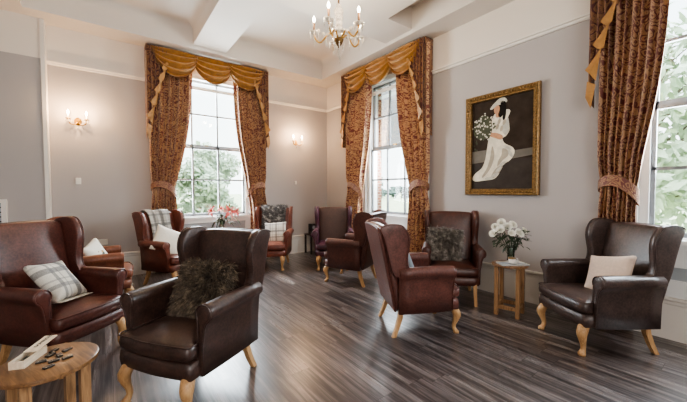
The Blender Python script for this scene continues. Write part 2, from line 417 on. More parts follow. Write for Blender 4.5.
# ------------------------------------------------------------------ windows
class Frame:   # wall frame: u along the wall (viewer's left to right), o out into the room, z up
    def __init__(s, wall): s.w=wall
    def __call__(s,u,o,z):
        return Vector((u,YA-o,z)) if s.w=='A' else Vector((XB-o,-u,z))
def wbox(mm, F, u0,u1,o0,o1,z0,z1, mi=0):
    p=F(u0,o0,z0); q=F(u1,o1,z1)
    mm.box((min(p.x,q.x),min(p.y,q.y),z0),(max(p.x,q.x),max(p.y,q.y),z1),mi)
def window(n, wall, u0,u1,z0,z1, bars, g0, g1, panel):
    F=Frame(wall)
    fr=MB()
    # box frame and reveal lining
    wbox(fr,F,u0,g0,-.22,-.02,z0,z1); wbox(fr,F,g1,u1,-.22,-.02,z0,z1)
    wbox(fr,F,u0,u1,-.22,-.02,z1-.09,z1); wbox(fr,F,u0,u1,-.22,-.02,z0,z0+.03)
    root=struct(fr.build('window_%d'%n,M['sash'],smooth=False))
    b=MB()
    zl=[(z0+.03,2.205,-.10,-.065),(2.205,z1-.09,-.15,-.115)]
    for a,c,o0,o1 in zl:
        wbox(b,F,g0,g0+.035,o0,o1,a,c); wbox(b,F,g1-.035,g1,o0,o1,a,c)
        wbox(b,F,g0,g1,o0,o1,a,a+.045); wbox(b,F,g0,g1,o0,o1,c-.04,c)
        for u in bars: wbox(b,F,u-.015,u+.015,o0,o1,a,c)
        zm=1.597 if a<2 else 2.81
        wbox(b,F,g0,g1,o0,o1,zm-.015,zm+.015)
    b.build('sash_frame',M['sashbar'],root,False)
    for a,c,o0,o1 in zl:
        g=MB(); o=(o0+o1)/2; g.add([F(g0,o,a),F(g1,o,a),F(g1,o,c),F(g0,o,c)],[(0,1,2,3)]); g.build('pane',M['glass'],root,False)
    k=MB(); wbox(k,F,(g0+g1)/2-.03,(g0+g1)/2+.03,-.065,-.035,2.225,2.245); k.build('sash_lock',M['brass'],root,False)
    # inner sill and apron with a recessed grey panel
    s=MB(); wbox(s,F,u0-.06,u1+.06,-.04,.055,z0-.035,z0+.012); s.build('window_sill',M['sash'],root,False)
    ap=MB(); pz0,pz1=panel
    wbox(ap,F,u0-.05,u1+.05,.0,.03,.40,pz0); wbox(ap,F,u0-.05,u1+.05,.0,.03,pz1,z0-.035)
    wbox(ap,F,u0-.05,u0+.10,.0,.03,pz0,pz1); wbox(ap,F,u1-.10,u1+.05,.0,.03,pz0,pz1)
    ap.build('apron',M['sash'],root,False)
    pp=MB(); wbox(pp,F,u0+.10,u1-.10,.0,.012,pz0,pz1); pp.build('apron_panel',M['panelgrey'],root,False)
    # architrave
    ar=MB(); wbox(ar,F,u0-.09,u0,.0,.025,.40,z1+.09); wbox(ar,F,u1,u1+.09,.0,.025,.40,z1+.09); ar.build('architrave',M['sash'],root,False)
    return root
window(1,'A',HA[0],HA[1],HA[2],HA[3],(1.273,1.727),.80,2.225,(.55,.80))
window(2,'B',-HB[1],-HB[0],HB[2],HB[3],(-4.315,-3.88),-4.76,-3.45,(.56,.68))
window(3,'B',-HC[1],-HC[0],HC[2],HC[3],(-.235,.20),-.69,.63,(.56,.68))
# brick outer reveal beyond the glass of window 2
m=MB(); m.box((XB+.23,4.79,.8),(XB+.37,5.3,3.7)); struct(m.build('wall_outer_brick',M['brick'],smooth=False))

# ------------------------------------------------------------------ curtains
def curtain(F, uo, side, wtop, wtie, wbot, ztop, label, zt=1.42, folds=9, seed=0, tk=0):
    # uo outer edge; side=+1 the cloth runs to +u (left curtain), -1 the other way
    rnd=random.Random(seed); ph=[rnd.uniform(-.5,.5) for _ in range(40)]
    zb=.03
    def width(z):
        if z>=zt:
            t=(z-zt)/(ztop-zt); return wtie+(wtop-wtie)*(1-(1-t)**2.3)
        t=(zt-z)/(zt-zb); return wtie+(wbot-wtie)*min(1,t*2.2)**.6
    def fn(u,v):
        z=ztop+(zb-ztop)*v; w=width(z)
        k=math.exp(-((z-zt)/.22)**2)
        tuck=1-tk*min(1,max(0,(zt-.12-z)/.25)); amp=.054*(1-.45*k)*tuck
        th=2*PI*folds*u+ph[int(u*folds)%40]*.9+.5*math.sin(3*v*PI+u*9)*(.6)
        o=.118*tuck+amp*math.sin(th)+.018*tuck*math.sin(th*.5+2*v)+.03*k*math.sin(PI*u)
        uu=uo+side*(w*u+.012*math.cos(th)*(1-k)+.03*k)
        return F(uu,o,z)
    mm=MB(); mm.grid(fn,folds*14,56,0,lambda u,v:(u*1.3,(1-v)*(ztop-zb)*1.0))
    o=thing('curtain',label,'curtain',F(uo+side*.2,.1,zb))
    p=mm.build('drape',M['curtain'],o); p.matrix_parent_inverse=Matrix.Translation(o.location).inverted()
    # tieback band
    tb=MB(); uc=uo+side*(wtie/2+.03); a=wtie/2+.02; 
    def tf(u,v):
        t=2*PI*u; du=math.cos(t)*a
        tilt=-side*du*.34+(.05*math.sin(t))
        return F(uc+du,.125+.10*math.sin(t),zt+tilt-.03*math.cos(2*t)+(v-.5)*.115*(1-.25*math.cos(t)*-side))
    tb.grid(tf,40,4,0,lambda u,v:(u*.9,v*.12),wrap=True)
    t=tb.build('tieback',M['tie'],o); t.matrix_parent_inverse=Matrix.Translation(o.location).inverted()
    return o
def valance(F, u0, u1, zt, label, nsw=3):
    # swags and tails
    o=thing('swag_valance',label,'valance',F((u0+u1)/2,.1,zt)); PI_=Matrix.Translation(o.location).inverted()
    def part(mm,name,mat,smooth=True):
        p=mm.build(name,mat,o,smooth); p.matrix_parent_inverse=PI_; return p
    b=MB(); wbox(b,F,u0+.01,u1-.01,0,.19,zt-.02,zt+.012); part(b,'pelmet_board',M['darkwood'],False)
    a0,a1=u0+.14,u1-.14; w=(a1-a0)/nsw; ov=.07
    for k in range(nsw):
        s0=a0+k*w-ov; s1=a0+(k+1)*w+ov; D=.43
        mm=MB()
        def fn(u,v,s0=s0,s1=s1,k=k):
            f=(4*u*(1-u))**.62
            z=zt-.005-v*D*f-.02*v
            uu=s0+(s1-s0)*(u+(.5-u)*.10*v*(1-f))
            oo=.205+.012*((k+1)%2)+f*(.06*math.sin(PI*min(1,v*1.05))+.044*math.sin(v*2*PI*4.0+1.3*math.sin(u*PI)))+.006*math.sin(u*40)*(1-f)
            return F(uu,oo,z)
        mm.grid(fn,30,44); part(mm,'swag',M['gold'])
    for side,ue in ((1,u0),(-1,u1)):
        mm=MB(); wid=.29; n=5
        # pleated tail: zig-zag cascade, patterned face with gold lining turned out along its slanting hem
        L=lambda u:1.47-1.12*u**.8
        def fn(u,v):
            z=zt-.004-v*L(u)
            th=u*n*2*PI
            return F(ue+side*(.0+wid*u+.016*math.cos(th)),.225+.028*math.sin(th),z)
        mm.grid(fn,60,20,0,lambda u,v:(u*.5,v*L(u)*.55)); 
        # return to the wall
        mm.grid(lambda u,v:F(ue+side*.002,.02+.2*u,zt-.004-v*(1.47+.03*(1-u))),3,20,0,lambda u,v:(u*.2,v*.8))
        part(mm,'tail',M['curtain_dark'])
        g=MB(); K=5; prev=None
        pts=[]
        for i in range(K+1):
            t=i/K; u=1-t; z=zt-.02-L(u)*(1.0) ; 
            pts.append((u,z))
        for i in range(K):
            u_a,z_a=pts[i]; u_b,z_b=pts[i+1]
            A=F(ue+side*(wid*u_a+.055),.268,z_a+.20); Bp=F(ue+side*(wid*u_b+.075),.262,z_b+.20); Cp=F(ue+side*(wid*u_a-.07),.280,z_a+.02); Dp=F(ue+side*(wid*u_b+.03),.266,z_a-.03)
            g.add([A,Cp,Dp,Bp],[(0,1,2,3)])
        A=F(ue+side*.0,.255,pts[-1][1]+.22); Bp=F(ue+side*.075,.262,pts[-1][1]+.17); Cp=F(ue+side*.035,.25,pts[-1][1]-.06); Dp=F(ue-side*.012,.25,pts[-1][1]+.06)
        g.add([A,Bp,Cp,Dp],[(0,1,2,3)])
        part(g,'tail_lining',M['gold'],False)
    return o
FA=Frame('A'); FB=Frame('B')
curtain(FA,.57,1,.68,.34,.42,3.70,'floral gold and maroon curtain left of the far wall window, tied back',seed=1)
curtain(FA,2.60,-1,.62,.35,.30,3.70,'floral gold and maroon curtain right of the far wall window, tied back',seed=2)
valance(FA,.54,2.64,3.765,'gold swagged valance with floral tails over the far wall window')
curtain(FB,-5.30,1,.72,.44,.42,3.70,'floral curtain at the left of the narrow looking window nearest the room corner, tied back',seed=3)
curtain(FB,-3.19,-1,.74,.36,.44,3.70,'floral curtain between the corner-side right window and the framed painting',seed=4)
valance(FB,-5.36,-3.22,3.765,'gold swagged valance with floral tails over the window beside the room corner')
curtain(FB,-1.06,1,.49,.28,.29,3.70,'long floral curtain at the right edge, behind the dark brown wing chair',zt=1.40,folds=8,seed=5,tk=.55)
valance(FB,-1.13,1.10,3.765,'gold and floral valance tail hanging by the rightmost curtain')

# ------------------------------------------------------------------ wing chairs
LEATHERS={}
def wing_chair(label, x, y, r, leath, legm=None, inner=None, straight=False, k=1, bh=1):
    BZ=lambda z: z if z<.6 else .6+(z-.6)*bh
    legm=legm or M['leg']
    o=thing('wing_armchair',label,'armchair',(x,y,0),r,'leather wing armchairs')
    V=Vector
    # seat base
    m=MB(); ol=[]
    n=40
    front=[(-.292+.584*k/12,-.335-.022*math.sin(PI*k/12)) for k in range(13)]
    ol=dens(front+[(.292,-.22),(.275,.0),(.265,.26),(-.265,.26),(-.275,.0),(-.292,-.22)],.06)
    m.pad(ol,.118,lambda u,v,h:V((u,v,.293+h)),9,(0,-.04)); m.build('seat_base',leath,o)
    # T cushion
    m=MB(); front=[(-.27+.54*k/12,-.352-.026*math.sin(PI*k/12)) for k in range(13)]
    ol=dens([(-.288,-.335)]+front+[(.288,-.335),(.29,-.275),(.262,-.25),(.25,.0),(.245,.22),(-.245,.22),(-.25,.0),(-.262,-.25),(-.29,-.275)],.05)
    def cush(u,v,h):
        b=.022*max(0,1-(u/.3)**2)*max(0,1-((v+.08)/.33)**2) if h>0 else 0
        return V((u,v,.402+h+b))
    m.pad(ol,.112,cush,5,(0,-.06)); c=m.build('seat_cushion',leath,o)
    p=MB(); p.tube([cush(a*.995+0,(b+.06)*.995-.06,.045) for a,b in ol],.005,6,closed=True); p.build('piping',leath,c)
    # arms
    for s in (-1,1):
        m=MB(); 
        def key(yy,k,top,foot=0):
            # keyhole cross-section: flat lower panel, rolled top
            cz=top-.058; R=.058*k; cx=.322
            pts=[(.268,.238),(.268,.42),(.272,.50),(.274,cz-.03)]
            for j in range(11):
                a=math.radians(205-j*(205+65)/10)
                pts.append((cx+R*math.cos(a),cz+R*math.sin(a)))
            pts+= [(.338-foot*.3,cz-.085),(.330-foot,.42),(.325-foot,.238)]
            return [V((s*px,yy,pz)) for px,pz in pts]
        rings=[]
        cen=V((s*.305,-.25,.50))
        def shrink(ring,k,dy): return [V((cen.x+(q.x-cen.x)*k,q.y+dy,cen.z+(q.z-cen.z)*(1-(1-k)*.45))) for q in ring]
        f0=key(-.25,1,.682,.018)
        rings=[shrink(f0,.25,-.018),shrink(f0,.6,-.017),shrink(f0,.86,-.012),shrink(f0,.97,-.004),f0]
        for t in (.03,.12,.25,.4,.6,.8,1): rings.append(key(-.25+.52*t,1-.12*t,.682+.004*math.sin(PI*t),.018*(1-min(1,t*2))))
        m.rings(rings); a=m.build('arm',leath,o)
        p=MB(); p.tube(shrink(key(-.25,1,.682,.018),.93,-.013),.0055,6,closed=True); p.build('piping',leath,a)
    # backrest: reclined pad reaching down to the base
    m=MB()
    ol=[(-.255,.24),(.255,.24)]+[(.275,.5),(.285,.75),(.292,.98)]+[(.285*math.cos(PI*k/16),1.035+.033*math.sin(PI*k/16)**.6) for k in range(1,16)]+[(-.292,.98),(-.285,.75),(-.275,.5)]
    yb=lambda z:.262+(z-.4)*.215
    def bk(u,v,h):
        if h<0: h*=1+.35*max(0,1-(u/.26)**2)*max(0,1-((v-.72)/.34)**2)
        return V((u,yb(BZ(v))+h,BZ(v)))
    m.pad(dens(ol,.05),.105,bk,7,(0,.68)); 
    m.build('backrest',inner or leath,o)
    p=MB(); p.pad(dens(ol,.05),.03,lambda u,v,h:V((u*1.02,yb(BZ(v))+.058+h,BZ(v))),10,(0,.68)); p.build('outer_back',leath,o)
    # wings
    for s in (-1,1):
        ctl=[(.455,1.035),(.425,1.07),(.35,1.088),(.27,1.082),(.225,1.05),(.192,.99),(.180,.92),(.188,.84),(.198,.76),(.188,.69),(.16,.64),(.20,.60),(.30,.585),(.345,.66),(.385,.82),(.42,.95)]
        ol=[(p.x,p.y) for p in curve_pts(ctl,4)]
        def wg(u,v,h):
            fl=(yb(v)+.05-u)
            return V((s*(.302+.09*max(0,fl)*max(0,(v-.58)/.5)+h),u+yb(BZ(v))-yb(v),BZ(v)))
        m=MB(); m.pad(ol,.062,wg,8,(.285,.85)); w=m.build('wing',leath,o)
        p=MB(); q=[wg(.285+.985*(a-.285),.85+.985*(b-.85),.031) for a,b in ol]; p.tube(q[2:48],.005,6); p.build('piping',leath,w)
    # cabriole front legs, raked rear legs
    for s in (-1,1):
        m=MB(); d=V((s*.45,-.9,0)).normalized()
        if straight:
            R=[]
            for t in (0,.5,1):
                z=.262*(1-t); h=.021-.005*t; R.append([V((s*(.245+.01*t)+a*h,-.315-.02*t+b*h,z)) for a,b in ((-1,-1),(1,-1),(1,1),(-1,1))])
            m.rings(R); m.build('leg',legm,o,False); continue
        path=[(.262,.0,.036),(.235,.012,.042),(.20,.026,.042),(.165,.030,.036),(.12,.020,.027),(.085,.010,.021),(.055,.008,.019),(.034,.016,.023),(.018,.026,.029),(.0,.026,.027)]
        base=V((s*.238,-.300,0))
        R=[]
        for z,off,rr in path:
            c=base+d*(off*1.25)+V((0,0,z))
            R.append([c+V((rr*math.cos(2*PI*k/12)*(1.0),rr*math.sin(2*PI*k/12),0)) for k in range(12)])
        m.rings(R); m.build('leg',legm,o)
    for s in (-1,1):
        m=MB(); R=[]
        for t in (0,.35,.7,1):
            z=.262*(1-t); h=.024-.006*t; cx=s*(.238+.02*t*t); cy=.222+.082*t**1.5
            R.append([V((cx+a*h,cy+b*h,z)) for a,b in ((-1,-1),(1,-1),(1,1),(-1,1))])
        m.rings(R); m.build('leg',legm,o,False)
    return o
def lth(name,d,l,rough=.36): 
    LEATHERS[name]=leather(name+'_leather',srgb(*d),srgb(*l),rough); return LEATHERS[name]
CH={}
def chair(key,label,x,y,r,d,l,inner=None,leg=None,rough=.34,straight=False,k=1,bh=1):
    CH[key]=(x,y,r)
    inn=lth(key+'_inner',*inner,.5) if inner else None
    o=wing_chair(label,x,y,r,lth(key,d,l,rough),leg,inn,straight,bh=bh); o.scale=(k,k,k); return o
chair('right','dark brown leather wing armchair with a plain blush cushion, in front of the rightmost curtain',3.60,.928,-2.17,(42,31,29),(94,76,70),k=1.015)
chair('centre','reddish brown leather wing armchair seen from behind its side, in the middle of the floor',2.541,2.172,1.07,(70,40,36),(122,78,68),leg=M['leg'])
chair('front','very dark brown leather wing armchair with a long haired fur cushion, nearest the camera',.495,2.468,-.985,(32,22,20),(88,64,56),k=1.035,bh=.935)
chair('large','red brown leather wing armchair at the left edge holding a fringed plaid cushion',-.325,3.545,.721,(58,29,25),(108,62,52),bh=1.14)
chair('hidden','tan brown leather wing armchair half hidden behind the left edge armchair',-.136,4.80,1.584,(96,54,38),(150,92,66))
chair('throw','brown leather wing armchair with a plaid throw over its back, left of the far window',.792,5.392,.521,(74,36,28),(126,70,54))
chair('furthrow','brown leather wing armchair under a grey fur throw, right of the far window',2.404,5.441,-.62,(84,40,30),(136,76,58))
chair('corner','purple burgundy leather wing armchair with a brown inside back, standing by the room corner',3.317,4.77,-.633,(50,20,32),(88,42,58),inner=((56,32,24),(84,54,42)))
chair('mid','brown leather wing armchair seen from its side, facing left in front of the burgundy armchair',3.035,3.843,-2.69,(60,34,29),(108,66,56))
chair('pic','brown leather wing armchair holding a grey fur cushion, left of the table with roses',3.615,2.465,-.91,(54,28,22),(100,57,46),straight=True,bh=1.05)

def on_chair(key, loc, yaw=0, lean=20, roll=0):
    x,y,r=CH[key]
    return Matrix.Translation((x,y,0))@Matrix.Rotation(r,4,'Z')@Matrix.Translation(loc)@Matrix.Rotation(math.radians(yaw),4,'Z')@Matrix.Rotation(math.radians(90-lean),4,'X')@Matrix.Rotation(math.radians(roll),4,'Z')
def pillow_outline(s, pinch=.06):
    ol=[]
    n=12
    for sx,sy,ex,ey in ((-1,-1,1,-1),(1,-1,1,1),(1,1,-1,1),(-1,1,-1,-1)):
        for k in range(n):
            t=k/n; b=1-pinch*4*t*(1-t)
            px=sx+(ex-sx)*t; py=sy+(ey-sy)*t
            if sx==ex: px*=b
            else: py*=b
            ol.append((px*s/2,py*s/2))
    return ol
def pillow(label, key, loc, size=.40, thick=.14, mat='beige', yaw=0, lean=22, roll=0, fringe=False, fur=None, name='cushion', nf=4500, hl=.055):
    o=thing(name,label,'cushion'); o.matrix_world=on_chair(key,loc,yaw,lean,roll)
    ol=pillow_outline(size)
    def fn(u,v,h): return Vector((u,v,h*(1+.05*math.sin(u*30)*math.sin(v*23))))
    m=MB(); m.pad(ol,thick,fn,2.3,(0,0),sh=(1,.97,.9,.8,.66,.5,.3,.02)); m.build('cover',M[mat],o)
    if fringe:
        f=MB(); rr=random.Random(3)
        for sx in (1,):
            for k in range(46):
                y=-size/2+size*k/45; L=.055+rr.uniform(-.01,.015)
                f.tube([(y,-size/2*.97,0),(y+rr.uniform(-.006,.006),-(size/2+L*.3),L*.35),(y+rr.uniform(-.012,.012),-(size/2+L*.55),L*.8)],[.003,.003,.0015],4)
        f.build('fringe',M['fringe'],o)
    if fur:
        f=MB(); rr=random.Random(len(label))
        for i in range(nf):
            u=rr.uniform(-.5,.5)*size; v=rr.uniform(-.5,.5)*size
            k=max(abs(u),abs(v))/(size/2); sg=1 if rr.random()<.72 else -1
            h=sg*thick/2*max(0,1-k**2.3)**(1/2.3)
            nrm=Vector((u*1.6*k,v*1.6*k,sg*.16*(1.05-k)+1e-3)).normalized()
            d=(nrm*.75+Vector((rr.gauss(0,.35),rr.gauss(-.45,.35),rr.gauss(0,.3)))).normalized()
            L=hl*rr.uniform(.6,1.3); p=Vector((u*.96,v*.96,h)); w=.0032
            t=d.cross(Vector((rr.gauss(0,1),rr.gauss(0,1),rr.gauss(0,1)))).normalized()*w
            q=p+d*L*.55; e=q+(d+Vector((0,-.55,0))).normalized()*L*.5
            f.add([p-t,p+t,q+t*.8,q-t*.8,e],[(0,1,2,3),(3,2,4)])
        tag(f.build('fur_pile',M[fur],o),kind='stuff')
    return o
pillow('blush beige plain cushion on the dark brown armchair by the right window','right',(.07,.05,.62),.39,.13,'beige',yaw=4,lean=26,roll=12)
pillow('shaggy brown grey fur cushion on the armchair nearest the camera','front',(.0,.075,.64),.44,.15,'furbase',lean=24,fur='fur',nf=9000,hl=.062)
pillow('cream and grey plaid cushion with fringe on the left edge armchair','large',(-.02,.02,.645),.37,.13,'plaid',yaw=26,lean=38,roll=-8,fringe=True)
pillow('white cushion with a printed flower motif on the half hidden tan armchair','hidden',(-.03,-.02,.615),.37,.13,'floralpillow',yaw=-25,lean=25,roll=14)
pillow('off white linen cushion on the armchair with the plaid throw','throw',(-.13,-.05,.655),.41,.12,'offwhite',yaw=-12,lean=28,roll=-30)
pillow('white and beige plaid cushion on the armchair with the grey fur throw','furthrow',(.07,.03,.615),.40,.12,'plaid2',lean=20,roll=4)
pillow('grey brown fur cushion on the armchair beside the round flower table','pic',(-.09,.05,.67),.41,.15,'furbase',lean=18,roll=-4,fur='fur2',nf=6000,hl=.062)
pillow('blue grey cushion tucked in the armchair seen from behind','centre',(.06,.08,.62),.36,.12,'greyblue',lean=22)
# throws over chair backs
def throw(name,label,key,mat,fur=None,x0=-.17,x1=.19,zf=.62):
    x,y,r=CH[key]; o=thing(name,label,'throw',(x,y,0),r)
    yb=lambda z:.262+(z-.4)*.215
    path=[(yb(zf)-.085,zf),(yb(.75)-.088,.75),(yb(.9)-.082,.9),(yb(1.02)-.072,1.02),(yb(1.07)-.04,1.085),(yb(1.08)+.02,1.097),(yb(1.06)+.075,1.075),(yb(.98)+.092,.98),(yb(.85)+.09,.85),(yb(.72)+.092,.72)]
    pts=curve_pts([(a,b) for a,b in path],6,False)
    m=MB()
    def fn(u,v):
        p=pts[min(len(pts)-1,int(round(v*(len(pts)-1))))]
        return Vector((x0+(x1-x0)*u+.012*math.sin(v*9+u*3),p.x-.008*math.sin(u*17+v*5),p.y+.006*math.sin(u*11)))
    m.grid(fn,24,len(pts)-1); c=m.build('cloth',M[mat],o)
    sd=c.modifiers.new('thickness','SOLIDIFY'); sd.thickness=.012; sd.offset=0
    if fur:
        f=MB(); rr=random.Random(5)
        for i in range(3200):
            u=rr.random(); v=rr.random(); p=fn(u,v); vv=min(v+.03,1); q=fn(u,vv)
            dn=(q-p).normalized() if (q-p).length>1e-6 else Vector((0,0,-1))
            nr=Vector((1,0,0)).cross(dn); 
            if v<.5 and nr.y>0: nr=-nr
            if abs(v-.5)<.12: nr=Vector((0,0,1))
            if v>.62 and nr.y<0: nr=-nr
            d=(nr*.6+Vector((rr.gauss(0,.3),rr.gauss(0,.2),-.5))).normalized(); L=.05*rr.uniform(.6,1.3)
            t=d.cross(Vector((rr.gauss(0,1),rr.gauss(0,1),rr.gauss(0,1)))).normalized()*.0035
            f.add([p-t,p+t,p+d*L],[(0,1,2)])
        tag(f.build('fur_pile',M[fur],o),kind='stuff')
    return o
throw('plaid_throw','grey and cream plaid throw over the armchair back left of the far window','throw','throwplaid')
throw('fur_throw','charcoal and silver fur throw over the armchair back right of the far window','furthrow','furthrow','furthrow',-.25,.22)

# ------------------------------------------------------------------ round tables
ZTAB=.57
def round_table(label,x,y,rz,R=.2):
    o=thing('round_side_table',label,'table',(x,y,0),rz,'round oak side tables')
    m=MB(); m.lathe([(R-.012,ZTAB-.026),(R-.002,ZTAB-.022),(R,ZTAB-.012),(R-.002,ZTAB-.003),(R-.008,ZTAB),(.001,ZTAB)],n=56); m.build('tabletop',M['oak'],o,auto=40)
    a=.108
    for sx,sy in ((1,1),(1,-1),(-1,1),(-1,-1)):
        m=MB(); m.box((sx*a-.02,sy*a-.02,0),(sx*a+.02,sy*a+.02,ZTAB-.026)); m.build('leg',M['oakleg'],o,False)
    for sx in (1,-1):
        m=MB(); m.box((sx*a-.012,-a+.02,.075),(sx*a+.012,a-.02,.115)); m.build('stretcher',M['oakleg'],o,False)
    for sy in (1,-1):
        m=MB(); m.box((-a+.02,sy*a-.012,.075),(a-.02,sy*a+.012,.115)); m.build('stretcher',M['oakleg'],o,False)
    return o
TD=(-.251,2.088); TF=(3.61,1.715); TL=(1.62,5.80)
round_table('round oak side table at the lower left holding a domino box',TD[0],TD[1],.35,.198)
round_table('round oak side table by the wall holding white roses and a teacup',TF[0],TF[1],-1.35,.185)
round_table('round oak side table under the far window holding pink lilies',TL[0],TL[1],.3,.2)

# domino box with a half open lid and loose tiles
ang=math.atan2(2.439-2.232,-.324+.357)-PI/2
def px_table(px,py):
    # photo pixel to a point on the table top plane (only used to read off the layout)
    return None
BX=(-.327,2.141); bl=.16; bw=.062; bh=.036; ang=-.40
o=thing('domino_box','pale wooden domino box with its sliding lid drawn back, on the lower left table','box',(BX[0],BX[1],ZTAB),ang)
m=MB(); t=.006
m.box((-bw/2,-bl/2,0),(bw/2,bl/2,t)); m.box((-bw/2,-bl/2,t),(-bw/2+t,bl/2,bh)); m.box((bw/2-t,-bl/2,t),(bw/2,bl/2,bh)); m.box((-bw/2+t,-bl/2,t),(bw/2-t,-bl/2+t,bh)); m.box((-bw/2+t,bl/2-t,t),(bw/2-t,bl/2,bh-.006))
m.build('tray',M['boxwood'],o,False)
lid=MB(); L0=.012; lid.box((-bw/2+.003,L0,bh),(bw/2-.003,L0+.16,bh+.005)); lo=lid.build('lid',M['boxwood'],o,False); lo.rotation_euler=(math.radians(3),0,0)
fc=bpy.data.curves.new('lettering','FONT'); fc.body='DOMINOES'; fc.size=.024; fc.align_x='CENTER'; fc.align_y='CENTER'; fc.extrude=.0004
tmp=bpy.data.objects.new('lettering',fc); me=bpy.data.meshes.new_from_object(tmp); bpy.data.objects.remove(tmp); me.name='lettering'; me.materials.clear(); me.materials.append(M['ink']); ft=bpy.data.objects.new('lettering',me); C.objects.link(ft); ft.parent=lo; ft.location=(0,L0+.10,bh+.0058); ft.rotation_euler=(0,0,PI/2)
# tiles
def domino(label,x,y,rz,z=ZTAB,group='black dominoes on the lower left table',rx=0):
    o=thing('domino',label,'domino',(x,y,z),rz,group); 
    m=MB(); m.pad(dens(rrect(.022,.042,.003,2),.01),.008,lambda u,v,h:Vector((u,v,.004+h)),12,(0,0)); m.build('tile',M['black'],o)
    rr=random.Random(int(x*1e4+y*1e3))
    for s in (1,-1):
        d=MB()
        for (a,b) in rr.sample([(-1,-1),(1,1),(0,0),(-1,1),(1,-1),(1,0),(-1,0)],rr.randint(2,5)):
            d.lathe([(.0010,.0081),(.0009,.0085),(.0001,.0086)],(a*.006,s*.0105+b*.006,0),6)
        d.build('pips',M['pip'],o)
    return o
DOM=[]  # filled below from table coordinates
dl=[(-.187,2.162,-.9,'black domino lying farthest back to the right on the lower left table'),
    (-.177,2.060,-1.2,'black domino lying nearest the right edge of the lower left table'),
    (-.240,2.190,-.6,'rear one of the touching domino pair behind the middle of the lower left table'),
    (-.249,2.143,-.75,'front one of the touching domino pair behind the middle of the lower left table'),
    (-.212,2.112,.3,'black domino at the centre of the loose group on the lower left table'),
    (-.228,2.058,-1.3,'black domino just in front of the centre of the loose group'),
    (-.276,2.085,-1.5,'black domino beside the open domino box, leftmost of the loose ones'),
    (-.240,2.002,-1.0,'black domino lying frontmost on the lower left table')]
for x,y,r,l in dl: domino(l,x,y,r)
for k in range(4):
    c=Matrix.Translation((BX[0],BX[1],ZTAB))@Matrix.Rotation(ang,4,'Z')@Vector((0,-.058+.024*k,.0065))
    domino('black domino packed inside the open wooden domino box',c.x,c.y,ang+PI/2,c.z,'dominoes inside the wooden box')

# ------------------------------------------------------------------ flowers
def vase(label,x,y,z,prof,mat='vase'):
    o=thing('glass_vase',label,'vase',(x,y,z)); m=MB(); m.lathe(prof,n=24); ob=m.build('body',M[mat],o); return o
V_=Vector
VR=(3.685,1.74)
vase('clear glass vase of white roses on the round table by the wall',VR[0],VR[1],ZTAB,[(.001,.004),(.036,.004),(.042,0),(.044,.006),(.040,.03),(.037,.09),(.040,.15),(.050,.185),(.048,.185),(.037,.15),(.034,.09),(.036,.03),(.001,.012)])
vase('flared glass vase of pink lilies in front of the far window',TL[0],TL[1],ZTAB,[(.001,.004),(.07,.004),(.085,0),(.088,.006),(.080,.05),(.058,.13),(.038,.22),(.034,.27),(.042,.30),(.040,.30),(.031,.27),(.035,.22),(.054,.13),(.076,.05),(.001,.012)])
def leaf(mm, base, d, L, w, mi=0, droop=.3):
    d=V_(d).normalized(); s=d.cross(V_((0,0,1))); 
    if s.length<1e-4: s=V_((1,0,0))
    s.normalize(); n=s.cross(d)
    R=[]
    for k in range(6):
        t=k/5; c=V_(base)+d*(L*t)-V_((0,0,1))*droop*L*t*t; ww=w*math.sin(PI*min(.98,.08+t*.92))**.8
        R.append((c-s*ww+n*ww*.25,c,c+s*ww+n*ww*.25))
    vs=[p for r in R for p in r]; fs=[]
    for k in range(5):
        for i in range(2): fs.append((k*3+i,k*3+i+1,k*3+i+4,k*3+i+3))
    mm.add(vs,fs,mi)
def rose(label,px,py,pz,r,d,base,seed,leaves=2):
    rr=random.Random(seed); o=thing('white_rose',label,'flower',base,0,'white roses in the clear glass vase')
    c=V_((px,py,pz))-V_(base); d=V_(d).normalized(); q=d.to_track_quat('Z','Y').to_matrix()
    m=MB()
    for lay,(rad,op,n,h) in enumerate(((.22,.15,4,.62),(.45,.35,5,.58),(.72,.62,6,.5),(1.0,1.0,7,.36))):
        for k in range(n):
            a0=2*PI*k/n+lay*.7
            def fn(u,v):
                a=a0+(u-.5)*2*PI/n*1.5; w=math.sin(PI*(.15+.7*u))
                rad_=r*rad*(.25+.75*v**.7)*(1+.08*(1-w)); z=r*(-.45+ (h+.42)*v*w**.35 - .25*op*v*v)
                if v>.8: rad_*=1+.12*op
                return c+q@V_((rad_*math.cos(a),rad_*math.sin(a),z))
            m.grid(fn,5,4)
    m.build('bloom',M['rose'],o)
    s=MB(); s.tube(curve_pts([(0,0,0),tuple(c*.5+V_((0,0,.03))),tuple(c-d*r*.45)],6,False),.003,6); s.build('stem',M['leaf'],o)
    for k in range(leaves):
        l=MB(); dd=V_((c.x+rr.uniform(-.08,.08),c.y+rr.uniform(-.08,.08),rr.uniform(-.02,.06))); leaf(l,c*.72,dd,rr.uniform(.06,.09),.022,droop=.4); l.build('leaf',M['leaf'],o)
Rb=(VR[0],VR[1],ZTAB+.02)
